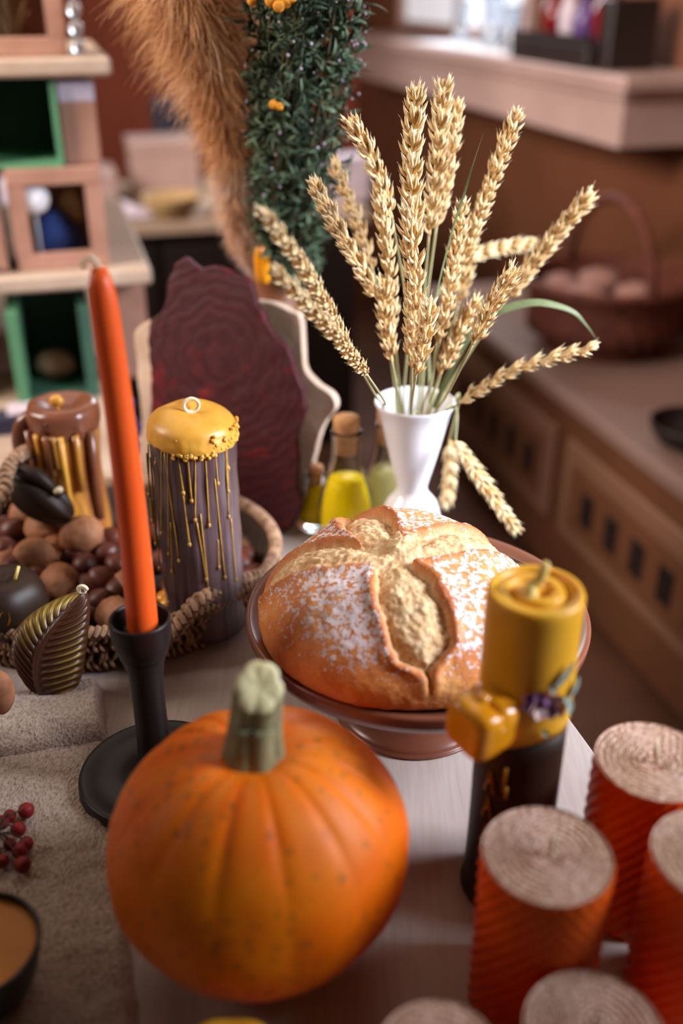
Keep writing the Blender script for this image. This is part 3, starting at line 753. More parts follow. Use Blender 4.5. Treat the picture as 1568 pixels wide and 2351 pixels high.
# dried flowers pressed onto the yellow half
MAT['petal_purple'] = M('dried_purple_petal', (150, 104, 156), (110, 62, 100), 120, .8)
MAT['petal_pale'] = M('dried_pale_petal', (236, 214, 196), (216, 170, 170), 120, .8)
MAT['sage'] = M('dried_sage_leaf', (176, 190, 172), (140, 156, 146), 120, .85, .5, 400, .0008)
def leafblade(a, b, wd, nrm, curl=.15):
    g = G(); a = Vector(a); b = Vector(b); d = b-a; sd = d.cross(nrm).normalized(); pts = []
    for j in range(9):
        q = j/8; ww = wd*math.sin(PI*min(.98, q*.92+.05))
        for i in range(5):
            s_ = (i-2)/2
            pts.append(a + d*q + sd*ww*s_ + nrm*(abs(s_)*ww*.5 + curl*d.length*q*q))
    g.grid(pts, 5, 9); g.grid([p - nrm*.0006 for p in pts], 5, 9, flip=True); return g
fa = math.radians(-82); fz = .196
nr_ = Vector((math.cos(fa), math.sin(fa), 0)); fc = on_cyl(fa, fz, TR+.001)
fl_ = part('dried_flower', G().ball(fc + nr_*.001, (.004, .004, .004), 12, 8), MAT['petal_purple'], rt, label='dried purple and white flower')
for k, (az_, l_, mk_) in enumerate(((150, .016, 'petal_purple'), (120, .013, 'petal_purple'), (185, .014, 'petal_purple'), (215, .011, 'petal_pale'), (250, .012, 'petal_pale'), (20, .013, 'petal_pale'), (-35, .016, 'petal_purple'), (-60, .013, 'petal_purple'), (320, .014, 'petal_pale'))):
    a_ = math.radians(az_); tdir = Vector((-math.sin(fa), math.cos(fa), 0))
    e_ = fc + tdir*math.cos(a_)*l_ + UP*math.sin(a_)*l_*.95 + nr_*.003 - nr_*(l_*math.cos(a_))**2/(2*TR)
    part('petal', leafblade(fc, e_, .0046, nr_, .22), MAT[mk_], fl_)
for (a0_, z0_, a1_, z1_, wd) in ((-70, .203, -48, .222, .0030), (-66, .200, -76, .207, .002), (-42, .190, -30, .204, .0035), (-46, .192, -42, .178, .0035), (-44, .190, -56, .194, .002), (-78, .172, -70, .168, .002)):
    p0 = on_cyl(math.radians(a0_), z0_, TR+.001); p1 = on_cyl(math.radians(a1_), z1_, TR+.002); am = math.radians((a0_+a1_)/2)
    part('sage_leaf', leafblade(p0, p1, wd, Vector((math.cos(am), math.sin(am), 0)), .08), MAT['sage'], rt)
# faceted yellow wax block stuck on the left front
t = NT('glossy_yellow_wax'); t.col(t.ramp(t.noise(30, 3), [(.3, (214, 134, 10)), (.7, (228, 158, 28))])); t.set(Roughness=.22, Coat_Weight=.4, Coat_Roughness=.12); sss(t, .35, (1, .45, .08), .006); MAT['glossy'] = t.m
cc = P(1106, 1656, .492)
rm = Matrix.Rotation(math.radians(38), 3, 'Z') @ Matrix.Rotation(math.radians(6), 3, 'X')
def sq(p, d):
    k = 1/((abs(d.x)**5 + abs(d.y)**5 + abs(d.z)**5)**(1/5)); q = d*k
    q = Vector((q.x*.0180, q.y*.0180, q.z*.0185)); q *= 1 + .02*noise.noise(d*4)
    gr = .0028*math.exp(-((abs(d.x)-0)/.10)**2)*(1 if d.z > .4 else 0); q.z -= gr
    return q
wb = part('wax_block', G().ball(cc, 1, 56, 40, sq, rm), MAT['glossy'], rt, label='glossy yellow cube of wax on the side')
part('nub', G().ball(cc + UP*.0175, (.006, .0045, .004), 16, 10, None, rm), MAT['glossy'], wb)
part('wax_neck', G().tube([cc + Vector((.004, .004, -.004)), cc + (Vector((TC.x, TC.y, cc.z-.006)) - cc)*.45], .007, 12), MAT['glossy'], wb)

# ================================================================== yellow thing at the bottom and the bowl candle
b = Vector((-.064, .346, 0))
solo('beeswax_lump', G().lathe(prof([(0, .0006), (.030, .0006), (.034, .006), (.0345, .04), (.031, .054), (.022, .060), (0, .060)], 4), 48, b, lambda p, th, r, z: Vector((p.x*(1+.03*math.cos(6*th)), p.y*(1+.03*math.cos(6*th)), p.z + .001*math.sin(th*3)))), MAT['honey'],
     'yellow beeswax candle top peeking in at the bottom edge under the pumpkin', 'candle', b)
b = Vector((-.232, .426, .0095))
rt = thing('bowl_candle', 'black bowl filled with yellow wax at the bottom left corner', 'candle', b)
part('bowl', G().lathe(prof([(0, 0), (.022, 0), (.028, .004), (.036, .020), (.0405, .040), (.0415, .045), (.040, .0465), (.0385, .045), (.0375, .040)], 4), 64, b), MAT['black'], rt)
part('wax_fill', G().lathe([(0, .041), (.034, .041), (.0368, .0405), (.0380, .042), (.0376, .038)], 64, b, lambda p, th, r, z: p + UP*.0005*noise.noise(p*100)), M('deep_amber_wax', (206, 126, 0), (196, 116, 0), 20, .5), rt)
part('wick', G().tube([b + UP*.040, b + Vector((-.001, 0, .050))], .0013, 8), MAT['wick'], rt)
b = Vector((-.205, .345, .0095))
solo('cream_dish', G().lathe(prof([(0, 0), (.022, 0), (.027, .004), (.032, .014), (.030, .015), (.024, .006), (0, .004)], 3), 40, b), M('cream_glaze', (206, 190, 150), (190, 172, 130), 8, .4),
     'cream glazed dish just peeking in at the bottom left corner', 'dish', b)

# ================================================================== berries
MAT['berry'] = M('matt_red_berry', (150, 8, 6), (96, 2, 4), 160, .6, .3, 500, .0006)
MAT['twig'] = M('brown_twig', (74, 52, 38), (54, 36, 26), 80, .8)
hub = Zp(-10, 1915, .022)
rt = thing('berry_sprig', 'sprig of small red berries lying on the towel at the left edge', 'berries', Zp(0, 1940, .011))
bl = [(60, 1861, 18), (22, 1873, 14), (5, 1888, 16), (42, 1904, 17), (60, 1937, 16), (45, 1953, 17), (22, 1938, 14), (52, 1985, 18), (5, 1977, 15), (-20, 1930, 16), (-25, 1965, 16)]
for (px, py, r_) in bl:
    rr = r_*.80/F; c = Zp(px, py, .0105+rr)
    bo = part('berry', G().ball(c, rr, 20, 14, lambda p, d: p*(1+.05*noise.noise(d*4+Vector((px, py, 0)))-.10*math.exp(-((1-d.z)/.05)))), MAT['berry'], rt)
    mid = (c+hub)/2 + UP*.006
    part('twig', G().tube(spline([hub, mid, c + UP*rr*.6], 4), .0007, 6), MAT['twig'], rt)
part('main_twig', G().tube(spline([hub, hub + Vector((-.02, .005, -.004)), hub + Vector((-.05, -.01, -.010))], 4), .0014, 6), MAT['twig'], rt)

# ================================================================== BASKET TRAY
KB = Vector((-.262, .930, 0)); RX, RY = .196, .165
MAT['seagrass'] = M('woven_seagrass', (188, 150, 120), (128, 94, 68), 70, .8, .6, 260, .0015)
MAT['basketin'] = M('dark_basket_inside', (60, 42, 30), (40, 26, 18), 40, .9)
rt = thing('nut_basket', 'low oval woven seagrass basket holding nuts and dark candles', 'basket', KB)
def ell(th, k=1.0, z=0.0): return KB + Vector((RX*k*math.cos(th), RY*k*math.sin(th), z))
g = G(); pr = [(0, .004), (.5, .003), (.86, .003), (.90, .006), (.94, .03), (.965, .048), (.955, .05), (.93, .046), (.90, .03), (.86, .010), (.5, .009), (0, .009)]
pts = [ell(2*PI*i/96, r_, z_) for r_, z_ in pr for i in range(96)]
g.grid(pts, 96, len(pr), True); part('lining', g, MAT['basketin'], rt)
g = G()
for row in range(4):                      # short upright plaited strands, five staggered rows
    zc = .010 + row*.0112; k_ = .925 + .014*row
    for i in range(150):
        th = 2*PI*(i + .5*(row % 2) + random.uniform(-.3, .3))/150
        c = ell(th, k_+.008, zc); nrm_ = Vector((math.cos(th)/RX, math.sin(th)/RY, 0)).normalized(); tg = UP.cross(nrm_)
        j_ = random.uniform(-.25, .25); ln = random.uniform(.006, .0125)
        ax = (UP + tg*(.35 if row % 2 else -.35) + tg*j_).normalized()
        a_ = c - ax*ln - nrm_*.002; b_ = c + nrm_*random.uniform(.001, .0035); d_ = c + ax*ln - nrm_*.002
        g.tube([a_, b_, d_], [.0012, .0024, .0012], 5, True)
part('weave', g, MAT['seagrass'], rt, kind='stuff')
def braid(path, r, step, name, extra=1.0):
    """rope wrapped with slanting turns"""
    pts = path; g = G(); g.tube(pts, r*.8, 8)
    L_ = 0; acc = 0; up = UP
    for i in range(len(pts)-1):
        a, b = pts[i], pts[i+1]; seg = (b-a).length; tg = (b-a).normalized()
        sd = tg.cross(UP).normalized() if abs(tg.z) < .95 else Vector((1, 0, 0)); n2 = sd.cross(tg)
        while acc < seg:
            c = a + tg*acc; loop = []
            for k in range(9):
                an = 2*PI*k/8
                loop.append(c + (sd*math.cos(an) + n2*math.sin(an))*r + tg*(math.sin(an)*r*.8))
            g.tube(loop, step*.42, 5, False); acc += step
        acc -= seg
    return part(name, g, MAT['seagrass'], rt, kind=None)
braid([ell(2*PI*i/120, .975, .051) for i in range(121)], .0052, .0062, 'rim')
hr = spline([P(398, 1452, .785), P(452, 1384, .80), P(520, 1346, .835), P(600, 1322, .875), P(640, 1308, .925), P(612, 1276, .975), P(552, 1240, 1.01)], 6)
braid(hr, .0062, .0075, 'handle')
hl = spline([Vector((-.43, .84, .05)), P(-8, 1160, .90), P(14, 1085, .93), P(52, 1040, .97), P(120, 1028, 1.03), P(160, 1060, 1.07)], 6)
braid(hl, .0055, .0075, 'handle')

# nuts
t = NT('walnut_shell'); n_ = t.noise(60, 5, .65); t.col(t.ramp(n_, [(.3, (126, 76, 46)), (.6, (166, 110, 72)), (.8, (186, 134, 96))])); t.set(Roughness=.65); t.bump(t.noise(150, 4), .5, .0014); MAT['walnut'] = t.m
MAT['hazel'] = M('hazelnut_shell', (100, 46, 28), (70, 30, 18), 40, .45)
def nutmesh(kind, sd):
    g = G()
    if kind == 'w':
        def fn(p, d):
            k = 1 + .055*noise.noise(d*3 + Vector((sd, 0, 0))) + .03*noise.noise(d*8 + Vector((sd, 0, 0))) + .05*math.exp(-(d.y/.07)**2)
            return Vector((p.x*k*1.12, p.y*k, p.z*k + .12*.02*max(0, d.x)**3*0))
        g.ball((0,0,0), .0195, 36, 24, fn); return mesh('walnut', g, MAT['walnut'])
    def fn(p, d): return Vector((p.x, p.y, p.z*(1.12 if d.z > 0 else .95)*(1+.10*max(0, d.z)**6))) * (1+.012*math.cos(math.atan2(d.y, d.x)*7))
    g.ball((0,0,0), .0105, 24, 16, fn); return mesh('hazelnut', g, MAT['hazel'])
wm = [nutmesh('w', s_*3.1) for s_ in range(4)]; hm = [nutmesh('h', 0)]
walnuts = [(60, 1182, .062, 40, 'pale walnut at the back left of the heap, under the dark candle piece'), (102, 1216, .060, 42, 'tan walnut between the two back walnuts of the heap'),
           (187, 1229, .062, 47, 'largest pale walnut, in front of the amber dripped candle'), (76, 1278, .052, 46, 'brown walnut low on the left of the heap'),
           (130, 1262, .046, 38, 'walnut wedged in the middle of the heap'), (137, 1336, .046, 46, 'wrinkled walnut just above the leaf-shaped candle'),
           (262, 1412, .036, 44, 'walnut lying between the leaf-shaped candle and the black holder cup'), (300, 1345, .036, 40, 'walnut half hidden behind the orange taper'),
           (20, 1290, .038, 42, 'walnut at the left edge behind the dark round candle')]
hazels = [(0, 1215, .05), (28, 1222, .052), (12, 1262, .05), (40, 1300, .045), (193, 1300, .046), (240, 1272, .044), (236, 1335, .04), (206, 1352, .036), (268, 1300, .04), (180, 1375, .032),
          (228, 1385, .03), (270, 1360, .034), (556, 1300, .03), (585, 1325, .028), (570, 1280, .03), (600, 1345, .026), (545, 1345, .026), (90, 1330, .04), (215, 1245, .045), (255, 1235, .042), (172, 1272, .044)]
for k, (px, py, z_, r_, lb) in enumerate(walnuts):
    c = Zp(px, py, z_); o = link('walnut', wm[k % 4], c); o.rotation_euler = (random.uniform(-.6, .6), random.uniform(-.6, .6), random.uniform(0, 6))
    dpt = (c - Vector((0, 0, H))).dot(Vector((0, math.cos(PITCH), -math.sin(PITCH)))); s_ = r_*dpt/F/.0205; o.scale = (s_,)*3
    tag(o, lb, 'walnut', 'walnuts in the woven basket')
hz_lb = ['hazelnut at the left edge of the basket heap, above the others there', 'reddish hazelnut tucked beside the back left walnut', 'dark hazelnut at the left edge below the walnuts', 'hazelnut under the low left walnut', 'reddish hazelnut right of the wrinkled walnut, in the middle of the heap', 'dark reddish hazelnut just left of the orange taper', 'hazelnut low in the heap beside the taper, above the brown walnut', 'hazelnut right of the wrinkled walnut near the leaf candle tip', 'hazelnut pressed against the left side of the orange taper', 'hazelnut directly behind the coiled wick of the leaf candle', 'hazelnut low beside the cup of the black holder', 'hazelnut half hidden by the orange taper above the holder cup', 'topmost hazelnut right of the dripped candle under the plaque', 'hazelnut right of the dripped candle close to the loaf', 'rearmost hazelnut right of the dripped candle', 'hazelnut nearest the loaf under the rope handle', 'hazelnut at the foot of the dripped candle on its right', 'hazelnut between the low left walnut and the wrinkled walnut', 'hazelnut right of the largest pale walnut', 'hazelnut between the largest pale walnut and the taper', 'hazelnut below the largest pale walnut']
for k, (px, py, z_) in enumerate(hazels):
    c = Zp(px, py, z_); o = link('hazelnut', hm[0], c); o.rotation_euler = (random.uniform(-1, 1), random.uniform(-1, 1), random.uniform(0, 6)); s_ = random.uniform(1.15, 1.5); o.scale = (s_,)*3
    right = px > 400
    tag(o, hz_lb[k], 'hazelnut', 'hazelnuts by the basket handle' if right else 'hazelnuts among the walnuts')
random.seed(11)
bed = 0                                    # lower layer that carries the heap
for k in range(44):
    a_ = random.uniform(0, 2*PI); r_ = math.sqrt(random.random())*.80
    c = ell(a_, r_, .021)
    if (c - Vector((-.138, .850, c.z))).length < .056 or (c - Vector((-.302, 1.005, c.z))).length < .05: continue
    if c.x < -.37: continue
    o = link('hazelnut', hm[0], c); s_ = random.uniform(1.15, 1.45); o.scale = (s_,)*3; o.rotation_euler = (random.uniform(-1, 1), random.uniform(-1, 1), 0)
    tag(o, 'small dark hazelnut in the bottom layer of the woven basket', 'hazelnut', 'hazelnuts in the bottom layer'); bed += 1

# ---- dripped candle with yellow cap
DC = Vector((-.138, .850, .0095)); DR = .0395; DH = .219
t = NT('violet_brown_wax'); t.col(t.ramp(t.noise(9, 5, vec=t.coord((8, 8, .5))), [(.34, (44, 27, 22)), (.68, (104, 82, 86))])); t.set(Roughness=.33, Specular_IOR_Level=.6, Coat_Weight=.2); t.bump(t.noise(40, 3, vec=t.coord((5, 5, .3))), .4, .002); MAT['violet'] = t.m  # pale greyish streaks put a sheen into the wax colour
t = NT('yellow_drip_wax'); t.col(t.ramp(t.noise(40, 3), [(.3, (206, 144, 44)), (.7, (218, 166, 72))])); t.set(Roughness=.35); sss(t, .3, (1, .5, .1), .005); MAT['drip'] = t.m
MAT['thindrip'] = M('thin_ochre_drip', (190, 146, 66), (156, 116, 50), 60, .35)
rt = thing('dripped_candle', 'tall dark candle with a yellow cap and thin yellow drips, in the basket', 'candle', DC)
part('wax_body', G().lathe([(0, .0)] + [(DR, .001)] + [(DR + .0004*math.sin(k), DH*k/30) for k in range(1, 29)] + [(DR-.0006, DH*.965), (DR*.9, DH*.975), (0, DH*.98)], 96, DC,
     lambda p, th, r, z: p*1.0 + Vector((math.cos(th), math.sin(th), 0))*(.0011*noise.noise(Vector((math.cos(th)*9, math.sin(th)*9, z*6)))) if r > .03 else p), MAT['violet'], rt)
def capf(p, th, r, z):
    k = r/DR
    zz = p.z + .0055*math.sin(th*.5+.3)**2*(1 if k > .2 else .6)
    zz -= .010*math.exp(-((th-2.5)/.35)**2)*math.exp(-((k-.45)/.3)**2)
    if k > .9: zz += .003*noise.noise(Vector((math.cos(th)*5, math.sin(th)*5, 2)))*(1 if z < DH-.004 else 0) 
    q = 1 + (.03*noise.noise(Vector((math.cos(th)*6, math.sin(th)*6, z*200))) if z < DH else 0)
    return Vector((p.x*q, p.y*q, zz))
part('wax_cap', G().lathe(prof([(DR*.98, DH-.014), (DR*1.05, DH-.0135), (DR*1.06, DH-.008), (DR*1.02, DH), (DR*.93, DH+.006), (DR*.75, DH+.011), (DR*.5, DH+.0145), (DR*.25, DH+.015), (0, DH+.0135)], 4), 96, DC, capf), MAT['drip'], rt, label='rounded yellow wax cap')
g = G(); random.seed(3)
for k in range(46):
    th = random.uniform(-.9, .6) - .1
    r_ = random.uniform(.0012, .0022); g.ball(DC + Vector((DR*1.05*math.cos(th), DR*1.05*math.sin(th), DH - random.uniform(.0, .016) + .004)), r_, 8, 6)
for k in range(40):
    th = random.uniform(-1.9, -.9); r_ = random.uniform(.0012, .0024); g.ball(DC + Vector((DR*1.045*math.cos(th), DR*1.045*math.sin(th), DH - .013 + random.uniform(-.003, .002))), r_, 8, 6)
part('cap_beads', g, MAT['drip'], rt, kind='stuff')
ring = DC + Vector((.0015, -.006, DH+.0225))
gt = G()
gt.tube([ring + Vector((.0066*math.cos(a_*PI/10), .002*math.cos(a_*PI/10), .0066*math.sin(a_*PI/10))) for a_ in range(21)], .0017, 8, False)
gt.tube([ring + Vector((-.004, 0, -.006)), ring + Vector((-.008, .004, -.0085)), ring + Vector((-.012, .006, -.010))], .0015, 8)
part('wick', gt, MAT['wick'], rt, label='cream wick curled into a ring')
def drip(px, y0, y1, w_=.0011, bead=.0024):
    """a run of wax down the cylinder from photo row y0 to y1 on the facing side"""
    best = None
    out = []
    for q in range(9):
        py = y0 + (y1-y0)*q/8; pxx = px[0] + (px[1]-px[0])*q/8
        # intersect the sight line with the cylinder
        xc = (pxx-784)/F; zc = (1175.5-py)/F
        d = Vector((xc, math.cos(PITCH)+zc*math.sin(PITCH), -math.sin(PITCH)+zc*math.cos(PITCH))); o_ = Vector((0, 0, H))
        rx, ry = o_.x-DC.x, o_.y-DC.y; a_ = d.x*d.x+d.y*d.y; b_ = 2*(rx*d.x+ry*d.y); c_ = rx*rx+ry*ry-(DR*1.005)**2
        ds = b_*b_-4*a_*c_
        k = (-b_ - math.sqrt(ds))/(2*a_) if ds > 0 else -b_/(2*a_)
        out.append(o_ + d*k)
    g = G().tube(out, [w_*(1.0 if q < 8 else 1.3) for q in range(9)], 8)
    g.ball(out[-1], (bead*.85, bead*.85, bead*1.25), 10, 8)
    part('wax_drip', g, MAT['thindrip'], rt)
for px, y0, y1 in (((404, 421), 1010, 1132), ((448, 448), 1030, 1194), ((470, 480), 1025, 1206), ((490, 500), 1000, 1110), ((493, 516), 1100, 1325), ((420, 435), 1130, 1250), ((371, 371), 1030, 1224), ((385, 388), 1030, 1272), ((358, 358), 1050, 1064),
                   ((378, 411), 1040, 1287), ((392, 396), 1200, 1312), ((345, 367), 1050, 1304), ((460, 478), 1180, 1352), ((500, 502), 1240, 1302), ((452, 474), 1200, 1330), ((516, 525), 1000, 1186), ((520, 524), 1020, 1128), ((512, 524), 1000, 1075),
                   ((340, 342), 1020, 1135), ((336, 350), 1040, 1195), ((350, 358), 1150, 1248), ((428, 440), 1020, 1150), ((530, 541), 1190, 1330)):
    drip(px, y0, y1, .0008, .0021)

# ---- amber candle behind
AC = Vector((-.302, 1.005, .0095)); AR = .038; AH = .176
t = NT('amber_wax'); t.col(t.ramp(t.noise(7, 3, vec=t.coord((7, 7, .6)), dist=.5), [(.36, (124, 74, 44)), (.50, (196, 138, 56)), (.64, (150, 92, 48))])); t.set(Roughness=.3, Coat_Weight=.3); sss(t, .25, (1, .45, .12), .01); MAT['amber'] = t.m
t = NT('plum_brown_wax'); t.col(t.ramp(t.noise(20, 3), [(.3, (142, 84, 52)), (.7, (104, 60, 46))])); t.set(Roughness=.3, Coat_Weight=.3); MAT['plum'] = t.m
rt = thing('amber_candle', 'amber and plum-brown melted pillar candle at the back left of the basket', 'candle', AC)
part('wax_body', G().lathe([(0, 0), (AR*.92, .001)] + [(AR*(.92+.05*math.sin(k*.4)), AH*k/20) for k in range(1, 18)] + [(AR*.9, AH*.93), (0, AH*.94)], 72, AC, lambda p, th, r, z: p*1.0 + Vector((math.cos(th), math.sin(th), 0))*.0022*noise.noise(Vector((math.cos(th)*5, math.sin(th)*5, z*8))) if r > .02 else p), MAT['amber'], rt)
part('melted_cap', G().lathe(prof([(AR*.95, AH-.022), (AR*1.0, AH-.019), (AR*1.04, AH-.010), (AR*1.0, AH+.001), (AR*.8, AH+.006), (AR*.6, AH+.004), (AR*.3, AH-.001), (0, AH-.002)], 4), 72, AC, lambda p, th, r, z: Vector((p.x*(1+.07*noise.noise(Vector((math.cos(th)*2, math.sin(th)*2, 1)))), p.y*(1+.07*noise.noise(Vector((math.cos(th)*2, math.sin(th)*2, 1)))), p.z + (.010*noise.noise(Vector((math.cos(th)*3.5, math.sin(th)*3.5, 5))) if z < AH-.01 else 0)))), MAT['plum'], rt, label='plum-brown melted cap')
for (a_, z1_, r_, m_) in ((-2.6, .075, .006, 'plum'), (-2.2, .10, .0035, 'drip'), (-1.85, .11, .005, 'amber'), (-1.45, .045, .0032, 'drip'), (-1.05, .09, .004, 'amber'), (-.6, .05, .005, 'plum'), (-1.65, .12, .004, 'amber')):
    d_ = Vector((math.cos(a_), math.sin(a_), 0))
    part('wax_run', G().tube([AC + d_*AR*1.03 + UP*(AH-.02), AC + d_*AR*1.0 + UP*((AH+z1_)/2), AC + d_*AR*.98 + UP*z1_], [r_, r_*.9, r_*1.1], 10), MAT[m_], rt)
d_ = Vector((-1, -.25, 0)).normalized()
part('wax_arm', G().tube(spline([AC + d_*AR*.8 + UP*(AH-.008), AC + d_*(AR+.006) + UP*(AH-.016), AC + d_*(AR+.012) + UP*(AH-.04), AC + d_*(AR+.006) + UP*(AH-.07), AC + d_*AR*.92 + UP*(AH-.09)], 5), .0085, 14), MAT['plum'], rt)
part('wick', G().ball(AC + Vector((-.002, -.012, AH+.011)), (.0075, .005, .0065), 14, 10, lambda p, d: p*(1+.1*math.sin(d.x*14))).tube([AC + Vector((-.002, -.01, AH-.002)), AC + Vector((-.002, -.012, AH+.008))], .002, 6), MAT['drip'], rt, label='yellow coiled wick')

# ---- dark candles among the nuts
b = P(112, 1150, .950)
rt = thing('dark_wax_flower', 'dark brown faceted wax candle lying behind the walnuts, pale wick', 'candle', b)
def facet(p, d):
    k = 1 + .18*abs(math.cos(2.5*math.atan2(d.y, d.z)))*1 - .12*max(0, d.x)
    return p*k
rm = Matrix.Rotation(math.radians(38), 3, 'Y')
part('wax_body', G().ball(b + Vector((-.006, -.004, .004)), (.036, .017, .021), 40, 24, facet, rm), MAT['brownwax'], rt)
part('wax_ridge', G().tube([b + Vector((-.030, -.004, .044)), b + Vector((-.006, -.008, .034)), b + Vector((.016, -.008, .010))], [.006, .009, .006], 10), MAT['brownwax'], rt)
part('wick', G().tube([b + Vector((.014, -.014, .018)), b + Vector((.020, -.018, .023))], .0035, 8), MAT['wick'], rt)
b = Vector((-.322, .806, .028))
rt = thing('round_dark_candle', 'dark chocolate-brown apple-shaped candle at the left edge with a thin wick', 'candle', b)
part('wax_body', G().lathe(prof([(0, 0), (.018, .001), (.032, .012), (.038, .032), (.036, .050), (.027, .062), (.014, .064), (.004, .060), (0, .058)], 4), 64, b, lambda p, th, r, z: Vector((p.x*(1+.03*math.cos(th*5)), p.y*(1+.03*math.cos(th*5)), p.z))), MAT['brownwax'], rt)
part('wick', G().tube([b + Vector((.012, -.004, .060)), b + Vector((.015, -.005, .068)), b + Vector((.019, -.005, .078))], .0014, 8), MAT['ywick'], rt)
part('leaf_relief', leafblade(b + Vector((.005, -.037, .030)), b + Vector((.012, -.034, .050)), .006, Vector((.2, -1, .1)).normalized(), .02), MAT['gold'], rt, label='bronze leaf relief')

# leaf shaped candle leaning on the basket
t = NT('bronze_brown_wax'); c = t.mix(t.attr('gold'), (70, 38, 22), (206, 176, 80)); t.col(c)
t.set(Roughness=.38); t.l(t.math('MULTIPLY', t.attr('gold'), .7), t.b.inputs['Metallic']); MAT['leafwax'] = t.m
a0 = Vector((-.262, .722, .012)) ; a0 = P(112, 1612, .722); a0.z = max(.010, a0.z); a1 = P(193, 1358, .752)
ax = (a1-a0); L_ = ax.length; ax.normalize()
nrm_ = Vector((.10, -.80, .45)); nrm_ = (nrm_ - ax*nrm_.dot(ax)).normalized(); sd = ax.cross(nrm_)
g = G(); NS_, NT_ = 150, 90; pts = []; gold = []
for side in (1, -1):
    for i in range(NS_):
        s_ = i/(NS_-1)
        wl = .0375*math.sin(PI*(s_**.85))**.62*(1 - .25*s_) ; bend = -.014*math.sin(PI*s_)
        wl = max(wl, .0004)
        for j in range(NT_):
            tt = -1 + 2*j/(NT_-1)
            th_ = .019*math.sqrt(max(0, 1-tt*tt))*math.sin(PI*min(1, s_*.96+.02))**.5
            mid = -.28 + .25*s_                                    # where the midrib runs
            dd = (tt-mid)/(1-mid) if tt > mid else (mid-tt)/(1+mid)
            ph_ = (s_*16 + (-dd*3.4 if tt > mid else -dd*3.0))
            ribv = .5+.5*math.cos(2*PI*ph_)
            amp = ease(.04, .2, dd)*ease(1.01, .85, dd)*math.sin(PI*min(1, s_+.02))**.3
            hgt = th_*side + (side > 0)*(.0026*(ribv-.5)*amp + .002*math.exp(-(dd/.07)**2))
            pts.append(a0 + ax*(s_*L_) + sd*(wl*tt + bend) + nrm_*hgt)
            gl = 0
            if side > 0:
                gl = max(0, ribv-.55)/.45*amp*(ease(.25, .75, dd)*(1-ease(.45, .9, s_)) if tt > mid else .0)*.95
                if tt < mid: gl = max(gl, ease(.35, .8, s_)*(.35+.65*ribv)*ease(.1, .5, dd)*.9)
                gl *= .75+.5*noise.noise(Vector((s_*9, tt*3, 0)))
            gold.append(max(0, min(1, gl)))
n1_ = NS_*NT_
g.grid(pts[:n1_], NT_, NS_, flip=True); g.grid(pts[n1_:], NT_, NS_)
g.a = {'gold': gold}
rt = thing('leaf_candle', 'brown leaf-shaped candle with gold-rubbed veins leaning on the basket rim', 'candle', a0)
part('wax_leaf', g, MAT['leafwax'], rt)
g = G(); c = a1 + Vector((.000, -.003, .005))
g.tube([c + Vector((.0044*math.cos(a_*PI/8)*(1-a_/44), -.002, .0044*math.sin(a_*PI/8)*(1-a_/44))) for a_ in range(26)], .0017, 8)
part('wick', g, MAT['wick'], rt, label='cream wick coiled at the tip')
# wooden disc end at the left edge
b = Vector((-.302, .688, .0285))
b = P(-4, 1590, .665)
rt = thing('cork_ball', 'tan cork-like ball lying on the folded towel at the left edge', 'ball', b - UP*.019)
part('ball_body', G().ball(b, (.013, .014, .021), 24, 16, lambda p, d: p*(1+.03*noise.noise(d*5))), M('tan_cork', (178, 120, 84), (150, 94, 62), 90, .8, .5, 200), rt)
# little yellow wax blossom in the basket, at the foot of the dripped candle
b = Zp(404, 1378, .036)
rt = thing('yellow_wax_blossom', 'small yellow wax blossom at the foot of the dripped candle', 'candle', b)
for k in range(6):
    a_ = k*PI/3
    part('petal', G().ball(b + Vector((.011*math.cos(a_), .011*math.sin(a_), .004)), (.0095, .0095, .006), 14, 10), MAT['glossy'], rt)
part('centre', G().ball(b + UP*.007, .007, 14, 10), MAT['glossy'], rt)
b2 = Zp(425, 1420, .026)
solo('brown_nut_shell', G().ball(b2, (.016, .013, .010), 20, 14, lambda p, d: p*(1+.1*noise.noise(d*4))), MAT['walnut'], 'half walnut shell lying under the rope handle of the basket', 'nut shell', b2)

# ================================================================== PLAQUE, SLAB
def slab(outline, thick, m_, rt_, name, relief, closed_n=12):
    n = len(outline); cen = sum(outline, Vector())/n
    nrm = Vector()
    for i in range(n): nrm += (outline[i]-cen).cross(outline[(i+1) % n]-cen)
    nrm.normalize()
    if nrm.y > 0: nrm = -nrm
    g = G(); pts = []
    ks = [0, .002, .008, .02, .05, .1, .18, .28, .38, .48, .58, .68, .78, .88, .96, 1.0]
    for q in ks:
        for p in outline:
            pp = p + (cen-p)*q
            pts.append(pp + nrm*(thick*.5*ease(0, .008, q)**.5 + relief(pp, q)))
    g.grid(pts, n, len(ks), True)
    pts2 = [p + (cen-p)*q - nrm*(thick*.5*ease(0, .008, q)**.5) for q in ks for p in outline]
    g.grid(pts2, n, len(ks), True, flip=True)
    return part(name, g, m_, rt_)
def outline_px(pts, yf, sub=10, jag=.0012, fr=200):
    w3 = [P(px, py, yf(px, py)) for px, py in pts]; sp = spline(w3 + [w3[0]], sub)[:-1]
    cen = sum(sp, Vector())/len(sp)
    return [p + (p-cen).normalized()*jag*(noise.noise(p*fr*.5)*1.5 + noise.noise(p*fr)) for p in sp]
t = NT('burgundy_paint'); v = t.coord()
wv = t.n('ShaderNodeTexWave', wave_type='RINGS', rings_direction='SPHERICAL'); mpp = t.n('ShaderNodeMapping'); tcc = t.n('ShaderNodeTexCoord')
t.l(tcc.outputs['Object'], mpp.inputs[0]); mpp.inputs['Location'].default_value = (.02, 0, -.21); t.l(mpp.outputs[0], wv.inputs['Vector'])
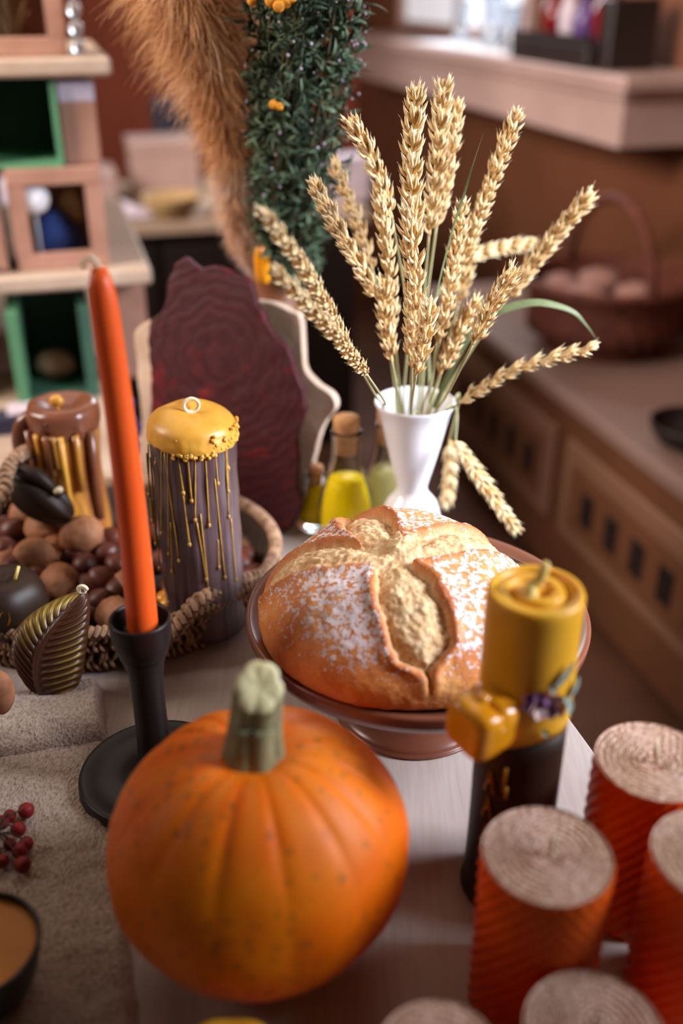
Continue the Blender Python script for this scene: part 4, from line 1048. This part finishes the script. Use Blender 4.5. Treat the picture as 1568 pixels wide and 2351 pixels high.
wv.inputs['Scale'].default_value = 26; wv.inputs['Distortion'].default_value = 6; wv.inputs['Detail'].default_value = 4; wv.inputs['Detail Scale'].default_value = 2
c = t.mix(t.math('MULTIPLY', wv.outputs['Fac'], t.math('POWER', t.noise(22, 4, .7), 2.0)), (62, 20, 26), (96, 30, 34))
c = t.mix(t.ramp(t.noise(26, 4, .7), [(.56, (0,0,0,1)), (.75, (.7,.7,.7,1))]), c, (140, 16, 14))
t.col(c); t.set(Roughness=.6, Specular_IOR_Level=.3); t.bump(wv.outputs['Fac'], .25, .0012); MAT['burgundy'] = t.m
yf = lambda px, py: 1.115 - .075*(px-350)/350 + .05*(1240-py)/640
ol = outline_px([(392, 640), (410, 600), (436, 596), (462, 614), (505, 612), (545, 628), (578, 648), (596, 700), (628, 760), (668, 806), (682, 856), (700, 905), (702, 950), (684, 1004), (690, 1060), (684, 1110), (696, 1160), (672, 1206), (655, 1225),
                 (620, 1226), (560, 1222), (480, 1200), (400, 1180), (352, 1172), (356, 1080), (350, 980), (352, 880), (345, 790), (350, 735), (378, 710)], yf, 8, .0016, 220)
PB = Vector((-.14, 1.07, 0))
rt = thing('burgundy_plaque', 'wavy-edged burgundy slab standing upright behind the dripped candle', 'plaque', PB)
slab(ol, .010, MAT['burgundy'], rt, 'painted_slab', lambda p, q: .0012*noise.noise(p*60))
MAT['sand'] = M('sandy_rough_slab', (214, 188, 166), (188, 158, 136), 14, .85, .4, 60, .003)
yf2 = lambda px, py: 1.19 - .10*(px-300)/450 + .03*(1240-py)/640
ol = outline_px([(316, 760), (340, 738), (420, 700), (520, 690), (620, 690), (676, 712), (694, 730), (700, 800), (708, 850), (735, 880), (768, 905), (776, 935), (755, 965), (735, 1010), (722, 1080), (705, 1160), (700, 1210), (640, 1212), (560, 1200), (420, 1180), (330, 1160), (312, 1050), (330, 960), (322, 860)], yf2, 8, .0012, 60)
rt = thing('sandstone_slab', 'pale beige wavy-edged slab standing behind the burgundy plaque', 'slab', Vector((-.12, 1.12, 0)))
slab(ol, .014, MAT['sand'], rt, 'stone_slab', lambda p, q: .0015*noise.noise(p*30))
# purple sprig behind the taper
b = P(318, 985, 1.17); 
rt = thing('purple_sprig', 'small purple dried blossom hanging on the beige slab behind the taper', 'flower', b)
for k in range(9):
    part('petal', G().ball(b + Vector((random.uniform(-.006, .008), -.02, .008*k-.02)), (.006, .004, .007), 10, 8), MAT['purple'], rt)

# ================================================================== BOTTLES
t = NT('bottle_glass'); t.col((252, 254, 252)); t.set(Roughness=.02, Transmission_Weight=1.0, IOR=1.2); MAT['bglass'] = t.m
t = NT('yellow_oil'); t.col((255, 222, 6)); t.set(Roughness=.3, Transmission_Weight=.0, IOR=1.2); MAT['oil'] = t.m
t = NT('pale_oil'); t.col((206, 196, 130)); t.set(Roughness=.1, Transmission_Weight=.35, IOR=1.2); MAT['oilpale'] = t.m
MAT['cork'] = M('cork_stopper', (206, 156, 108), (182, 128, 80), 120, .85, .4, 300)
def bottle(px, y_, ztop, r, zoil, oil, lb):
    p = P(px, 960, y_); b_ = Vector((p.x, y_, 0)); k = ztop
    q = thing('oil_bottle', lb, 'bottle', b_, 'corked oil bottles')
    outer = [(0, .001), (r*.95, .001), (r, .006), (r*.98, k*.30), (r*.86, k*.46), (r*.62, k*.64), (r*.52, k*.80), (r*.50, k*.97), (r*.54, k*.985), (r*.54, k)]
    inner = [(r*.42, k), (r*.40, k*.80), (r*.52, k*.64), (r*.76, k*.46), (r*.88, k*.30), (r*.9, .01), (0, .006)]
    part('glass_body', G().lathe(prof(outer, 4) + prof(inner, 4), 40, b_), MAT['bglass'], q)
    def rad(z):
        pts_ = [(.01, r*.87), (k*.30, r*.86), (k*.46, r*.74), (k*.64, r*.5), (k*.8, r*.38)]
        for (za, ra), (zb, rb) in zip(pts_, pts_[1:]):
            if za <= z <= zb: return ra + (rb-ra)*(z-za)/(zb-za)
        return r*.8
    part('oil', G().lathe([(0, .008)] + [(rad(z_), z_) for z_ in [.0101 + (zoil-.0101)*i/10 for i in range(11)]] + [(0, zoil)], 36, b_), oil, q)
    part('cork', G().lathe([(0, k*.80), (r*.34, k*.80), (r*.385, k*.99), (r*.43, k*1.01), (r*.45, k*1.10), (r*.42, k*1.115), (0, k*1.115)], 28, b_), MAT['cork'], q)
bottle(795, 1.045, .140, .034, .080, MAT['oil'], 'corked glass bottle of bright yellow oil left of the white vase')
bottle(893, 1.09, .130, .032, .070, MAT['oilpale'], 'glass bottle of pale oil half hidden behind the white vase')
bottle(722, 1.075, .072, .022, .055, MAT['oil'], 'short bottle of yellow oil beside the beige slab')

# ================================================================== WHITE VASE
VC = Vector((.0790, 1.0, 0))
t = NT('white_porcelain'); t.col((236, 234, 238)); t.set(Roughness=.18, Coat_Weight=.5, Coat_Roughness=.05); sss(t, .1, (1, 1, 1), .004); MAT['porcelain'] = t.m
rt = thing('white_vase', 'white porcelain goblet vase holding the wheat, behind the loaf', 'vase', VC)
part('vase_body', G().lathe(prof([(0, .001), (.036, .001), (.038, .008), (.0365, .03), (.034, .052), (.0285, .071), (.0195, .083), (.0170, .090), (.0185, .099), (.0235, .118), (.031, .148), (.0375, .176), (.0425, .189), (.0435, .1925), (.042, .194), (.0395, .190), (.0345, .174), (.027, .145), (.019, .118), (0, .105)], 5), 72, VC), MAT['porcelain'], rt)

# ================================================================== WHEAT
t = NT('wheat_husk'); oi = t.n('ShaderNodeObjectInfo'); c = t.ramp(oi.outputs['Random'], [(0, (206, 166, 106)), (.5, (222, 190, 136)), (1, (234, 212, 166))])
c = t.mix(t.math('MULTIPLY', t.attr('tip'), .8), c, (240, 226, 188))
c = t.mix(t.ramp(t.noise(500, 2), [(.5, (0,0,0,1)), (.8, (.5,.5,.5,1))]), c, (176, 128, 74)); t.col(c); t.set(Roughness=.5, Specular_IOR_Level=.4); sss(t, .15, (1, .7, .4), .002); MAT['husk'] = t.m
MAT['straw'] = M('grey_green_straw', (150, 152, 110), (172, 160, 112), 60, .5, stretch=(1, 1, 1))
MAT['blade'] = M('dried_green_blade', (112, 122, 80), (90, 100, 62), 40, .6)
random.seed(21)
def floret(g, base, d, nrm, L, Wd):
    sd = d.cross(nrm).normalized(); o = len(g.v); rows = 6; nc = 6
    for j in range(rows):
        q = j/(rows-1); ww = Wd*math.sin(PI*min(1, .12 + q*.88))**.8*(1-.25*q); 
        if j == rows-1: ww = Wd*.05
        for i in range(nc):
            a_ = 2*PI*i/nc
            g.v.append(base + d*(L*q) + sd*ww*math.cos(a_) + nrm*(ww*.62*math.sin(a_) + L*.10*math.sin(PI*q)))
            g.a.setdefault('tip', []).append(ease(.45, 1, q))
    for j in range(rows-1):
        for i in range(nc): g.f.append((o+j*nc+i, o+j*nc+(i+1) % nc, o+(j+1)*nc+(i+1) % nc, o+(j+1)*nc+i))
def spikelet_mesh(sd_):
    """local frame: +Z along the ear, +X outwards; four fanned husks"""
    random.seed(sd_); g = G()
    for (ang, out, L_, W_) in ((-.50, .46, .0145, .0025), (.50, .46, .0145, .0025), (-.18, .72, .0138, .0025), (.20, .70, .0138, .0025), (0, .32, .0158, .0027)):
        an = ang + random.uniform(-.07, .07); ot = out + random.uniform(-.08, .08)
        d = Vector((math.sin(ot)*math.cos(an*1.0), math.sin(an), math.cos(ot))).normalized()
        nr = Vector((1, 0, -.3)); nr = (nr - d*nr.dot(d)).normalized()
        floret(g, Vector((.0010, math.sin(an)*.0018, 0)), d, nr, L_*random.uniform(.9, 1.1), W_)
        if random.random() < .5:
            e_ = Vector((.0010, 0, 0)) + d*L_*.97; n0 = len(g.v); g.tube([e_, e_ + d*.004 + Vector((.0006, 0, .001))], [.0002, .00005], 3, False); g.a['tip'] += [1.0]*(len(g.v)-n0)
    return mesh('spikelet', g, MAT['husk'])
SPK = [spikelet_mesh(100+k) for k in range(6)]
def wheat(ear_px, ys, mouth, label, size=1.0, nsp=None, droop=None):
    """ear_px: photo points from the ear's foot to its tip; ys: distances there; mouth: where the straw leaves the vase"""
    pts = [P(px, py, yy) for (px, py), yy in zip(ear_px, ys)]
    path = spline(pts, 12)
    m0 = Vector(mouth); ft = VC + Vector((.10*(m0.x-VC.x)*-1, .1*(m0.y-VC.y)*-1, .110))
    dirn = (path[1]-path[0]).normalized(); L0 = (path[0]-m0).length
    stem = spline([ft, m0, m0*.5 + path[0]*.5 + (path[0] - dirn*L0*.5 - (m0*.5+path[0]*.5))*.35, path[0]] if droop is None else [ft, m0] + droop + [path[0]], 6)
    rt_ = thing('wheat_stalk', label, 'wheat', m0, 'wheat stalks in the white vase')
    part('straw', G().tube(stem, .00125, 6), MAT['straw'], rt_)
    L_ = sum((path[i+1]-path[i]).length for i in range(len(path)-1))
    g = G().tube(path, [.0016]*(len(path)-1) + [.0006], 6)
    ear = part('ear', g, MAT['husk'], rt_)
    g_a = [0.0]*len(g.v)
    n = nsp or int(L_/.0046)
    viewd = Vector((0, -.85, .5)); org = origin_of(rt_)
    roll = random.uniform(0, PI)
    for k in range(n):
        q = (k+.5)/n*.97; s_ = q*L_; acc = 0
        for i in range(len(path)-1):
            l_ = (path[i+1]-path[i]).length
            if acc + l_ >= s_: break
            acc += l_
        tg = (path[i+1]-path[i]).normalized(); c = path[i] + tg*(s_-acc)
        ref = viewd.cross(tg).normalized(); r2 = tg.cross(ref)
        az = roll + (0 if k % 2 else PI) + (PI/2 if (k//2) % 2 else 0)*.75 + random.uniform(-.25, .25)
        x_ = ref*math.cos(az) + r2*math.sin(az); y_ = tg.cross(x_)
        sc_ = size*(1.0 - .28*ease(.8, 1, q) - .25*(1-ease(0, .10, q)))*random.uniform(.93, 1.1)
        mt = Matrix((x_, y_, tg)).transposed().to_4x4(); mt = Matrix.Translation(c - org) @ mt @ Matrix.Scale(sc_, 4)
        o = bpy.data.objects.new('spikelet', random.choice(SPK)); C.objects.link(o); o.parent = ear; o.matrix_local = mt
    o = bpy.data.objects.new('spikelet', SPK[0]); C.objects.link(o); o.parent = ear
    tg = (path[-1]-path[-3]).normalized(); x_ = tg.orthogonal().normalized()
    o.matrix_local = Matrix.Translation(path[-1] - tg*.012 - org) @ Matrix((x_, tg.cross(x_), tg)).transposed().to_4x4() @ Matrix.Scale(size*.85, 4)
vz = .186
def mo(dx, dy): return (VC.x+dx, VC.y+dy, vz)
wheat([(950, 560), (946, 380), (955, 198)], (.90, .90, .91), mo(-.006, -.01), 'tall upright wheat ear in the middle of the bunch, sharpest one', 1.12)
wheat([(985, 540), (1005, 360), (1020, 180)], (.97, .97, .97), mo(.004, .004), 'tall pale wheat ear close right of the central one', 1.05)
wheat([(1002, 520), (1030, 380), (1050, 232)], (1.0, 1.0, 1.0), mo(.008, .01), 'pale wheat ear leaning right behind the tall pale one', .95)
wheat([(1050, 620), (1120, 440), (1192, 250)], (.97, .965, .96), mo(.014, .0), 'slim wheat ear reaching up right beside the long green awn', .92)
wheat([(900, 500), (860, 380), (800, 268)], (.95, .95, .95), mo(-.012, .0), 'wheat ear leaning up left, touching the herbs', .95)
wheat([(855, 620), (810, 480), (762, 368)], (1.03, 1.03, 1.03), mo(-.018, .01), 'blurred wheat ear behind the pale left ear', .92)
wheat([(868, 690), (790, 550), (715, 412)], (.94, .93, .93), mo(-.020, -.004), 'pale wheat ear leaning left in front of the herbs', .98)
wheat([(800, 800), (700, 620), (592, 474)], (.80, .73, .67), mo(-.032, -.008), 'long blurred wheat ear leaning far left, the upper of two', .74)
wheat([(842, 860), (752, 750), (622, 610)], (.80, .73, .67), mo(-.033, -.012), 'long blurred wheat ear leaning far left, the lower of two', .74)
wheat([(905, 760), (890, 590), (868, 425)], (.94, .94, .95), mo(-.014, -.01), 'wheat ear hanging just left of the central ones', .92)
wheat([(946, 830), (950, 650), (935, 478)], (.87, .86, .86), mo(-.004, -.016), 'front wheat ear below the tall central one', 1.08)
wheat([(955, 860), (975, 770), (988, 695)], (.85, .84, .84), mo(.002, -.022), 'short wheat ear lowest in the middle, nearest the camera', 1.0)
wheat([(1008, 790), (1040, 620), (1064, 455)], (.93, .93, .93), mo(.008, -.006), 'thin wheat ear beside the long green awn', .85)
wheat([(1066, 592), (1140, 572), (1222, 560)], (1.10, 1.12, 1.14), mo(.016, .014), 'blurred wheat ear pointing level to the right at the back', .95)
wheat([(1160, 690), (1260, 560), (1362, 438)], (1.01, 1.01, 1.01), mo(.026, .008), 'bright pale wheat ear reaching far up right', 1.02)
wheat([(1085, 790), (1130, 700), (1184, 612)], (.86, .855, .85), mo(.022, -.014), 'golden wheat ear pointing right before the bright pale one', .9)
wheat([(1010, 860), (1050, 770), (1098, 688)], (.93, .93, .93), mo(.016, -.01), 'pale wheat ear low right under the golden one', .92)
wheat([(1056, 925), (1190, 845), (1374, 796)], (.94, .93, .92), mo(.034, -.004), 'long golden wheat ear pointing right, lowest of the raised ones', .85)
wheat([(900, 830), (885, 740), (880, 640)], (.92, .92, .92), mo(-.016, -.014), 'wheat ear low left of the front ones', .95)
wheat([(1052, 700), (1078, 590), (1090, 500)], (1.02, 1.02, 1.02), mo(.018, .006), 'wheat ear at the back between the right-leaning ones', .9)
wheat([(1045, 1012), (1110, 1110), (1190, 1222)], (.965, .94, .92), mo(.036, -.018), 'pale wheat ear hanging down over the right rim of the vase', .95, droop=[Vector((VC.x+.043, VC.y-.022, .188))])
wheat([(1032, 1010), (1034, 1080), (1024, 1160)], (1.04, 1.04, 1.04), mo(.040, .010), 'blurred wheat ear hanging straight down behind the vase', .9, droop=[Vector((VC.x+.050, VC.y+.025, .187))])
def blade(pts_, w_, lb, m_='blade', awn=False):
    rt_ = thing('grass_blade', lb, 'leaf', pts_[0]); p_ = spline(pts_, 10); n = len(p_); g = G(); q = []
    for i, p in enumerate(p_):
        tg = (p_[min(i+1, n-1)]-p_[max(i-1, 0)]).normalized(); tw = .9*math.sin(i/n*5)
        sd_ = (tg.cross(Vector((math.sin(tw)*.6, -.6, .7)))).normalized(); k = i/(n-1); ww = w_*(.35+.65*math.sin(PI*min(1, k*.9+.1)))*(1 if k < .6 else (1-(k-.6)/.42))
        up_ = sd_.cross(tg)
        q += [p - sd_*ww, p + up_*ww*.25, p + sd_*ww]
    g.grid(q, 3, n); g.grid([p - Vector((0, 0, .0004)) for p in q], 3, n, flip=True); part('blade', g, MAT[m_], rt_)
blade([Vector(mo(.02, .0)), P(1060, 800, .98), P(1110, 735, .98), P(1160, 708, .98), P(1235, 694, .98), P(1310, 712, .98), P(1345, 745, .98), P(1372, 782, .98)], .0042, 'dull green grass leaf arching to the right out of the vase')
blade([Vector(mo(.006, -.012)), P(990, 740, .92), P(1030, 560, .90), P(1070, 430, .895), P(1095, 350, .89), P(1112, 300, .89)], .0012, 'thin dark green grass awn standing among the wheat ears')

# ================================================================== JUG with herbs and pampas
JC = Vector((-.084, 1.26, 0))
MAT['jug'] = M('tan_stoneware', (132, 82, 48), (106, 62, 36), 10, .5, .2, 60)
rt = thing('tan_jug', 'tall tan stoneware jug behind the slabs holding the herb bunch', 'jug', JC)
part('jug_body', G().lathe(prof([(0, .001), (.030, .001), (.034, .02), (.036, .09), (.038, .16), (.036, .215), (.031, .245), (.034, .272), (.036, .276), (.031, .274), (.026, .245), (.03, .21), (0, .19)], 5), 60, JC), MAT['jug'], rt)
t = NT('herb_leaf'); c = t.ramp(t.noise(45, 3), [(.3, (34, 42, 30)), (.5, (64, 80, 58)), (.68, (110, 130, 102))])
t.col(c); t.set(Roughness=.75, Specular_IOR_Level=.25); MAT['herb'] = t.m
MAT['herbstem'] = M('herb_stem', (98, 82, 50), (70, 60, 38), 50, .8)
random.seed(5)
rt = thing('herb_bunch', 'bushy bunch of dried grey-green herbs with tiny blossoms, standing in the tan jug', 'herbs', JC + UP*.22)
hc = [(P(676, 640, 1.25), .016), (P(668, 560, 1.22), .032), (P(668, 460, 1.19), .046), (P(684, 340, 1.17), .056), (P(690, 200, 1.15), .062), (P(696, 60, 1.13), .064), (P(705, -80, 1.12), .062), (P(712, -200, 1.12), .045)]
def along(q):
    k = q*(len(hc)-1); i = min(int(k), len(hc)-2); f = k-i
    return hc[i][0].lerp(hc[i+1][0], f), hc[i][1]*(1-f)+hc[i+1][1]*f, (hc[i+1][0]-hc[i][0]).normalized()
g = G()
def curl(g, base, d, side, L_, w_, c1):
    d = d.normalized(); side = (side - d*side.dot(d)).normalized(); n = d.cross(side); p = base.copy(); o = len(g.v); ns = 5
    for k in range(ns):
        ww = w_*math.sin(PI*(.18 + .80*k/(ns-1)))
        g.v.append(p - side*ww + n*ww*.4); g.v.append(p); g.v.append(p + side*ww + n*ww*.4)
        p = p + d*L_/(ns-1); rot = Matrix.Rotation(c1/(ns-1), 3, side); d = rot @ d; n = rot @ n
    for k in range(ns-1):
        a_ = o+3*k; g.f.append((a_, a_+1, a_+4, a_+3)); g.f.append((a_+1, a_+2, a_+5, a_+4))
for k in range(34):
    a_ = random.uniform(0, 2*PI); rr = math.sqrt(random.random())*.88; pp = []
    for j in range(9):
        c, r_, ax_ = along(j/8*random.uniform(.97, 1)); pp.append(c + Vector((math.cos(a_+j*.12), math.sin(a_+j*.12), 0))*r_*rr)
    pp = [JC + Vector((random.uniform(-.015, .015), random.uniform(-.015, .015), .20))] + pp
    part('stem', G().tube(spline(pp, 3), .0011, 5), MAT['herbstem'], rt)
    for s_ in range(110):
        i = random.uniform(1.0, len(pp)-1.01); b0 = pp[int(i)].lerp(pp[int(i)+1], i-int(i)); ax_ = (pp[int(i)+1]-pp[int(i)]).normalized()
        o_ = Vector((random.gauss(0, 1), random.gauss(0, 1), random.gauss(0, .4))).normalized()
        b0 = b0 + o_*random.uniform(.001, .016)
        d = (o_*.8 + ax_*random.uniform(-.1, 1.0)).normalized()
        for m__ in range(2):
            curl(g, b0, d + Vector((random.uniform(-.5, .5), random.uniform(-.5, .5), random.uniform(-.4, .4))), Vector((random.gauss(0, 1), random.gauss(0, 1), random.gauss(0, 1))), random.uniform(.013, .028), random.uniform(.0011, .0024), random.uniform(-3.2, 3.2))
part('leaves', g, MAT['herb'], rt, kind='stuff')
g = G()
for k in range(220):
    q = random.uniform(.25, 1); c, r_, ax_ = along(q); a_ = random.uniform(0, 2*PI); c = c + Vector((math.cos(a_), math.sin(a_), 0))*r_*random.uniform(.8, 1.05)
    g.ball(c, random.uniform(.0010, .0019), 6, 4)
part('tiny_blossoms', g, M('dusty_lilac_blossom', (188, 170, 190), (160, 140, 150), 90, .8), rt, kind='stuff')
MAT['tansy'] = M('tansy_yellow', (222, 152, 26), (200, 124, 12), 200, .7, .6, 900, .0006)
def button(px, py, y_, r_):
    c = P(px, py, y_)
    fo = part('flower_head', G().ball(c, (r_, r_*.75, r_), 18, 10, lambda p, d: p*(1-.12*math.exp(-((d.y+1)/.08)))), MAT['tansy'], rt, label='small yellow button flower')
for px, py, y_, r_ in ((622, 2, 1.06, .0058), (640, 14, 1.055, .0056), (656, 4, 1.06, .0058), (668, -4, 1.06, .005), (634, -8, 1.06, .006), (578, 2, 1.07, .0045), (628, 240, 1.09, .0048), (642, 244, 1.088, .004)):
    button(px, py, y_, r_)
# pampas plume
t = NT('pampas_fibre'); c = t.ramp(t.noise(16, 3), [(.3, (202, 148, 98)), (.6, (226, 182, 138)), (.8, (236, 208, 184))]); t.col(c); t.set(Roughness=.8, Specular_IOR_Level=.2); sss(t, .0, (1, 1, 1), .01)
t.b.inputs['Transmission Weight'].default_value = 0; MAT['pampas'] = t.m
MAT['pampas_pale'] = M('pampas_pale_fluff', (214, 192, 184), (196, 168, 158), 20, .8)
def plume(label, axis_pts, lb_m, n_f, seed, droop=.55, width=None, pale_low=True):
    random.seed(seed); pts_ = spline([a for a, _ in axis_pts], 10); ws = spline([Vector((w_, 0, 0)) for _, w_ in axis_pts], 10)
    rt_ = thing('pampas_plume', label, 'pampas grass', pts_[0]); part('stalk', G().tube(pts_, .0018, 6), MAT['herbstem'], rt_)
    for part_i, (mat_, lo, hi, nf) in enumerate((('pampas', .10, 1.0, n_f), ('pampas_pale', .0, .36, int(n_f*.30)))):
        g = G()
        for k in range(nf):
            q = random.uniform(lo, hi); i = q*(len(pts_)-1); i0 = min(int(i), len(pts_)-2); c = pts_[i0].lerp(pts_[i0+1], i-i0); wd = ws[i0].x
            ax_ = (pts_[i0+1]-pts_[i0]).normalized()
            o_ = Vector((random.gauss(0, 1), random.gauss(0, .8), random.gauss(0, .3))).normalized()
            L_ = wd*random.uniform(.55, 1.25); p = c + o_*wd*random.uniform(0, .55)
            d = (o_*.75 + ax_*random.uniform(-.1, .8) ).normalized(); sd_ = d.cross(Vector((random.gauss(0, 1), random.gauss(0, 1), random.gauss(0, 1)))).normalized()
            o = len(g.v); ns = 5; wv_ = random.uniform(.00022, .0005)
            for s_ in range(ns):
                w2 = wv_*(1-.8*s_/(ns-1)); g.v.append(p - sd_*w2); g.v.append(p + sd_*w2)
                p = p + d*L_/(ns-1); d = (d + Vector((random.uniform(-.25, .25), random.uniform(-.25, .25), -droop*.75))).normalized()
            for s_ in range(ns-1): a_ = o+2*s_; g.f.append((a_, a_+1, a_+3, a_+2))
        part('fluff' if part_i == 0 else 'pale_fluff', g, MAT[mat_], rt_, kind='stuff')
plume('tall drooping tan pampas plume left of the green herbs', [(P(600, 640, 1.26), .012), (P(572, 560, 1.24), .024), (P(552, 450, 1.22), .030), (P(528, 330, 1.20), .036), (P(490, 190, 1.18), .050), (P(450, 60, 1.17), .062), (P(420, -60, 1.16), .066), (P(395, -180, 1.16), .05)], None, 15000, 31)
plume('second tan pampas plume close behind the left one, beside the herbs', [(P(618, 640, 1.27), .010), (P(590, 540, 1.27), .020), (P(580, 400, 1.26), .026), (P(560, 240, 1.25), .036), (P(525, 80, 1.24), .050), (P(505, -80, 1.23), .05)], None, 9000, 32)
# yellow blossom by the jug's mouth
b = P(606, 640, 1.20)
rt = thing('yellow_tulip', 'bright yellow closed blossom hanging beside the mouth of the tan jug', 'flower', b)
for k in range(4):
    a_ = k*PI/2 + .4
    part('petal', G().ball(b + Vector((.005*math.cos(a_), .005*math.sin(a_), .018)), (.0065, .0065, .024), 14, 12), MAT['glossy'], rt)
part('stem', G().tube(spline([b + UP*.002, b + Vector((.012, .02, -.01)), JC + Vector((.0, -.02, .25))], 5), .0014, 6), MAT['herbstem'], rt)
